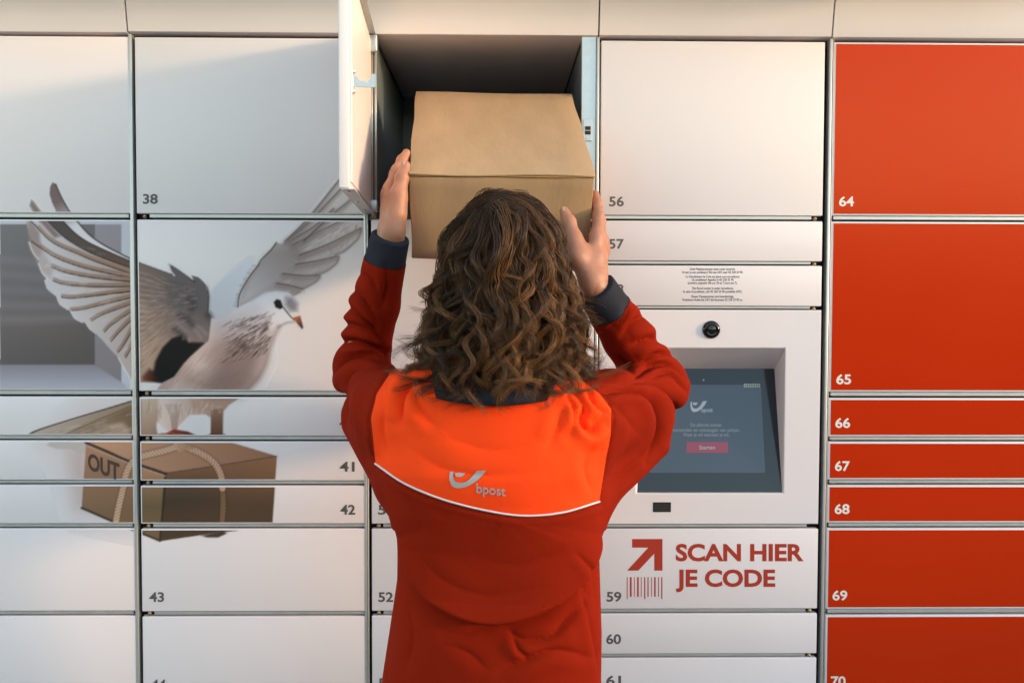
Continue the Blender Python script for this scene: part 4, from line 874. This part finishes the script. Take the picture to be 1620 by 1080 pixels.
def on_cloth(px, py, lift=.001):
    d = at(px, py, 0)-CAM; d /= np.linalg.norm(d); h = bvh.ray_cast(Vector(CAM), Vector(d))
    return np.array(h[0])+np.array(h[1])*lift*(1 if h[1].dot(Vector(d)) < 0 else -1) if h[0] is not None else at(px, py, -.55)
# pale piping under the yoke
pl = [on_cloth(x, y, .0004) for x, y in smooth_line(yl[1:-1], 14)]
def tube(pts, r, seg=6):
    pts = np.array(pts); V, F = [], []
    for i, p in enumerate(pts):
        d = un(pts[min(i+1, len(pts)-1)]-pts[max(i-1, 0)]); u = un(np.cross(d, (.1, -1, .2))); v = np.cross(d, u); V += [p+r*(math.cos(a)*u+math.sin(a)*v) for a in np.arange(seg)*math.tau/seg]
        if i: F += [((i-1)*seg+j, (i-1)*seg+(j+1) % seg, i*seg+(j+1) % seg, i*seg+j) for j in range(seg)]
    return np.array(V), F
V, F = tube(pl, .0017); o = mesh_obj('piping', V, F, M['piping'], None, True); o.parent = jacket
# grey print on the yoke
o = swoosh('back_logo', 700, 730, 1/13.5, 1/13.5, lambda a, b_: on_cloth(a, b_, .0012), M['reflect'], None); o.parent = jacket
Vt_, Ft_ = text_mesh('bpost', 1.0, .012); sx = 46/(Vt_[:, 0].max()-Vt_[:, 0].min())
o = mesh_obj('back_lettering', [on_cloth(753+v[0]*sx, 778.5-v[1]*sx*1.02+v[0]*sx*.115, .0012) for v in Vt_], Ft_, M['reflect']); o.parent = jacket
# collar: a standing ribbed band
V, F = [], []; NC = 48
prof = [(1.005, 0), (1.01, .3), (.97, .7), (.93, 1.0), (.86, 1.0), (.86, .2)]
for k in range(NC):
    a = math.tau*k/NC; bk = .5-.5*math.sin(a); zb0 = 1.398+.035*(1-bk); zt0 = zb0+.047
    for r, h in prof: V.append((.000+math.cos(a)*.112*r*(1-.12*h), -.478+math.sin(a)*.108*r*(1-.16*h), zb0+(zt0-zb0)*h))
n = len(prof); F = [(k*n+i, k*n+(i+1) % n, ((k+1) % NC)*n+(i+1) % n, ((k+1) % NC)*n+i) for k in range(NC) for i in range(n)]
o = mesh_obj('collar', V, F, M['navy'], None, True); o.parent = jacket
# trousers and shoes (below the picture)
T = Field((-.25, -.66, .05), (.25, -.25, .96), .008)
T.add(trunk([.78, .86, .95], [0]*3, [-.45]*3, [.172, .168, .16], [.116, .112, .105]), (-.2, -.6, .78), (.2, -.3, .95), .04)
for s in (-1, 1): T.cone((s*.085, -.45, .84), (s*.095, -.44, .48), .092, .068, .03); T.cone((s*.095, -.44, .48), (s*.10, -.46, .10), .068, .058, .02)
V, Q = T.mesh(); pp(mesh_obj('trousers', V, Q, M['trouser'], None, True))
for s in (-1, 1):
    H = Field((s*.11-.09, -.56, 0), (s*.11+.09, -.22, .16), .005); H.cone((s*.10, -.475, .055), (s*.118, -.29, .04), .046, .042, .03); H.cone((s*.10, -.475, .05), (s*.10, -.465, .12), .046, .044, .02); H.plane((0, 0, .003), (0, 0, -1)); V, Q = H.mesh(); pp(mesh_obj('shoe', V, Q, M['shoe'], None, True))

# ------------------------------------------------------------------ hair
NG = 470
crown = HC+np.array([-.006, -.045, .108])
dirs = rng.normal(size=(9000, 3)); dirs /= np.linalg.norm(dirs, axis=1, keepdims=True)
okd = (dirs[:, 2] > -.35) & ((dirs[:, 1] < .30) | (dirs[:, 2] > .62)) & ~((np.abs(dirs[:, 0]) > .9) & (dirs[:, 2] < -.1))
dirs = dirs[okd][:NG]; NG = len(dirs)
rad = np.array([.069, .092, .098]); C0 = HC+(0, 0, .018)
Pg = C0+dirs*rad*.99; lay = rng.random(NG)
nrm = dirs/rad; nrm /= np.linalg.norm(nrm, axis=1, keepdims=True)
away = Pg-crown; away -= nrm*(away*nrm).sum(1, keepdims=True); away /= np.maximum(np.linalg.norm(away, axis=1, keepdims=True), 1e-6)
swirl = np.cross(nrm, away); swk = rng.normal(size=(NG, 1))*.75+.35
Dg = away+nrm*.25+swirl*swk; Dg /= np.linalg.norm(Dg, axis=1, keepdims=True)
# outline of the hair mass below the widest part of the skull
sz = np.array([1.36, 1.40, 1.44, 1.48, 1.52, 1.56, C0[2]]); sa = np.array([.100, .110, .118, .117, .108, .100, .091]); sb_ = np.array([.150, .150, .145, .138, .132, .128, .122])
STEPS, ST = 34, .0135
tip_z = 1.385+.12*rng.random(NG)**1.1+.09*(lay < .35)*rng.random(NG)
drift = rng.normal(size=(NG, 3))*np.array([.22, .14, 0]); ph0 = rng.random(NG)*6.28
stray = (rng.random(NG) < .14)*1.0
path = [Pg.copy()]; cur = Pg.copy()
for k in range(STEPS):
    low = cur[:, 2] < C0[2]
    Dg = Dg*.72+np.array([0, 0, -.28])+drift*.5*np.cos(k*.33+ph0)[:, None]+rng.normal(size=(NG, 3))*.04
    Dg /= np.linalg.norm(Dg, axis=1, keepdims=True); cur = cur+Dg*ST
    d = cur-C0; A = np.interp(cur[:, 2], sz, sa); Bq = np.interp(cur[:, 2], sz, sb_); tgt = .80+.20*lay+.16*stray*min(1, k/14)+.035*np.sin(k*.5+ph0)
    q = np.sqrt((d[:, 0]/A)**2+(d[:, 1]/Bq)**2+np.where(d[:, 2] > 0, d[:, 2]/.128, 0)**2); f = (tgt/np.maximum(q, .2)); w_ = np.clip(k/6, .1, .55)
    f = 1+(f-1)*w_; cur[:, 0] = C0[0]+d[:, 0]*f; cur[:, 1] = C0[1]+d[:, 1]*f; cur[:, 2] = np.where(d[:, 2] > 0, C0[2]+d[:, 2]*f, cur[:, 2])
    zc = cur[:, 2]; a0 = np.interp(zc, zj, ja)*.93+.012; b0 = np.interp(zc, zj, jb)+.014; q = np.sqrt(((cur[:, 0])/a0)**2+((cur[:, 1]+.468)/b0)**2); ins = (q < 1) & (zc < 1.455)
    cur = np.where(ins[:, None], np.stack([cur[:, 0]/np.maximum(q, .2), -.468+(cur[:, 1]+.468)/np.maximum(q, .2), zc], 1), cur)
    path.append(cur.copy())
G = np.stack(path, 1)                                                  # NG, STEPS+1, 3
seg = np.linalg.norm(np.diff(G, axis=1), axis=2); L = np.concatenate([np.zeros((NG, 1)), np.cumsum(seg, 1)], 1)
below = G[:, :, 2] < tip_z[:, None]; lastk = np.where(below.any(1), below.argmax(1), STEPS); lastk = np.maximum(lastk, 8); LEN = L[np.arange(NG), lastk]
NP_ = 28; PER = 29
def hair_strands(per, spread, wild, seedr):
    n = NG*per; gi = np.repeat(np.arange(NG), per); ln = LEN[gi]*(1-.18*seedr.random(n)**2)
    t = np.linspace(0, 1, NP_)[None]; sq = t*ln[:, None]; P_ = np.empty((n, NP_, 3))
    for g_i in range(NG):
        m = slice(g_i*per, (g_i+1)*per)
        for a in range(3): P_[m, :, a] = np.interp(sq[m].ravel(), L[g_i], G[g_i, :, a]).reshape(per, NP_)
    T_ = np.gradient(P_, axis=1); T_ /= np.maximum(np.linalg.norm(T_, axis=2, keepdims=True), 1e-9)
    ref = np.array([.3, .8, .1]); U = np.cross(T_, ref); U /= np.maximum(np.linalg.norm(U, axis=2, keepdims=True), 1e-9); V_ = np.cross(T_, U)
    q3 = dirs@np.array([[2.1, 1.3], [1.7, -2.4], [1.1, 1.9]]); gph = 2.2*np.sin(q3[:, 0]*1.9+.4)+2.0*np.sin(q3[:, 1]*1.6)+seedr.normal(size=NG)*.55; gwl = .098+.022*seedr.normal(size=NG).clip(-1.5, 1.5); gam = .0085+.0115*seedr.random(NG); gsg = np.where(np.sin(q3[:, 0]*2.3+q3[:, 1]) < 0, -1, 1)
    ghk = np.where(seedr.random(NG) < .75, .011+.019*seedr.random(NG), .004); ghl = .06+.06*seedr.random(NG)
    ph = gph[gi]+seedr.normal(size=n)*.07; rem = LEN[gi][:, None]-sq                       # length left to the tip
    env = np.clip((sq-.02)/.10, 0, 1); am = (gam[gi]*(1+.15*seedr.normal(size=n)))[:, None]*env
    th = ph[:, None]+sq/gwl[gi][:, None]*6.28
    hk = np.clip(1-rem/ghl[gi][:, None], 0, 1)                                        # curl at the ends
    hook = ghk[gi][:, None]*hk*(1+.10*seedr.normal(size=(n, 1))); ha = ph[:, None]*1.7+hk*5.0
    P_ += U*(am*np.cos(th)+hook*np.cos(ha))[..., None]+V_*(gsg[gi][:, None]*(am*np.sin(th)*.6+hook*np.sin(ha)*.8))[..., None]
    P_[..., 2] += hook*hk*.8
    lat = np.sign(dirs[gi, 0])*np.clip(np.abs(dirs[gi, 0])-.35, 0, 1)*np.where(seedr.random(NG) < .6, 1, .2)[gi]
    P_[..., 0] += lat[:, None]*hk**2*.058; P_[..., 2] += np.abs(lat)[:, None]*hk**3*.03
    r = spread*np.sqrt(seedr.random(n)); a = seedr.random(n)*6.28; wd = np.interp(t, [0, .25, .6, 1], [1, .62, .42, .12])
    P_ += U*(r*np.cos(a))[:, None, None]*wd[..., None]+V_*(r*np.sin(a))[:, None, None]*wd[..., None]
    if wild: 
        w1 = seedr.normal(size=(n, 3))*wild; P_ += w1[:, None]*(t**2)[..., None]
    return P_, gi
r2 = np.random.default_rng(11)
P1, g1 = hair_strands(PER, .0125, .002, np.random.default_rng(21)); P2, g2 = hair_strands(1, .014, .009, np.random.default_rng(22))
Ps = np.concatenate([P1, P2]); gs = np.concatenate([g1, g2]); n = len(Ps)
thick = np.concatenate([np.full(len(P1), .00046), np.full(len(P2), .00026)])*(0.75+.5*r2.random(n))
T_ = np.gradient(Ps, axis=1); T_ /= np.maximum(np.linalg.norm(T_, axis=2, keepdims=True), 1e-9)
U = np.cross(T_, np.array([.2, .9, .15])); U /= np.maximum(np.linalg.norm(U, axis=2, keepdims=True), 1e-9); V_ = np.cross(T_, U)
tp = np.linspace(0, 1, NP_); prof_ = (np.minimum(1, tp*12+.4)*(1-.75*tp**3))[None, :, None]
ringv = [Ps+(U*math.cos(a)+V_*math.sin(a))*thick[:, None, None]*prof_ for a in (0, 2.094, 4.189)]
HV = np.stack(ringv, 2).reshape(-1, 3)
base = (np.arange(n)[:, None]*NP_+np.arange(NP_-1)[None])*3
Q = np.stack([np.stack([base+j, base+(j+1) % 3, base+3+(j+1) % 3, base+3+j], -1) for j in range(3)], 2).reshape(-1, 4)
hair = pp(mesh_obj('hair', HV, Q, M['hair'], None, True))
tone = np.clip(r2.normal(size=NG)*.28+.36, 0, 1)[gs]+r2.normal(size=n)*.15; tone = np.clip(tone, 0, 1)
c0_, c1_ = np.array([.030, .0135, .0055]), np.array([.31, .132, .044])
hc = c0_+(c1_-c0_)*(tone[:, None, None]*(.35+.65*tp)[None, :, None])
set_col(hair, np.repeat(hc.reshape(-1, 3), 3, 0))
# dark cap of short hair under the strands so the scalp does not show
cp = Field(HC-.14, HC+.14, .005); cp.ball(C0, rad+.006, .01); cp.plane(HC+np.array([0, .045, 0]), un((0, .9, -.55))); V, Q = cp.mesh()
o = pp(mesh_obj('hair_base', V, Q, mat('dark_hair_base', (.022, .013, .008), .8, spec=.1), None, True))
bpy.data.curves.remove(FONT)
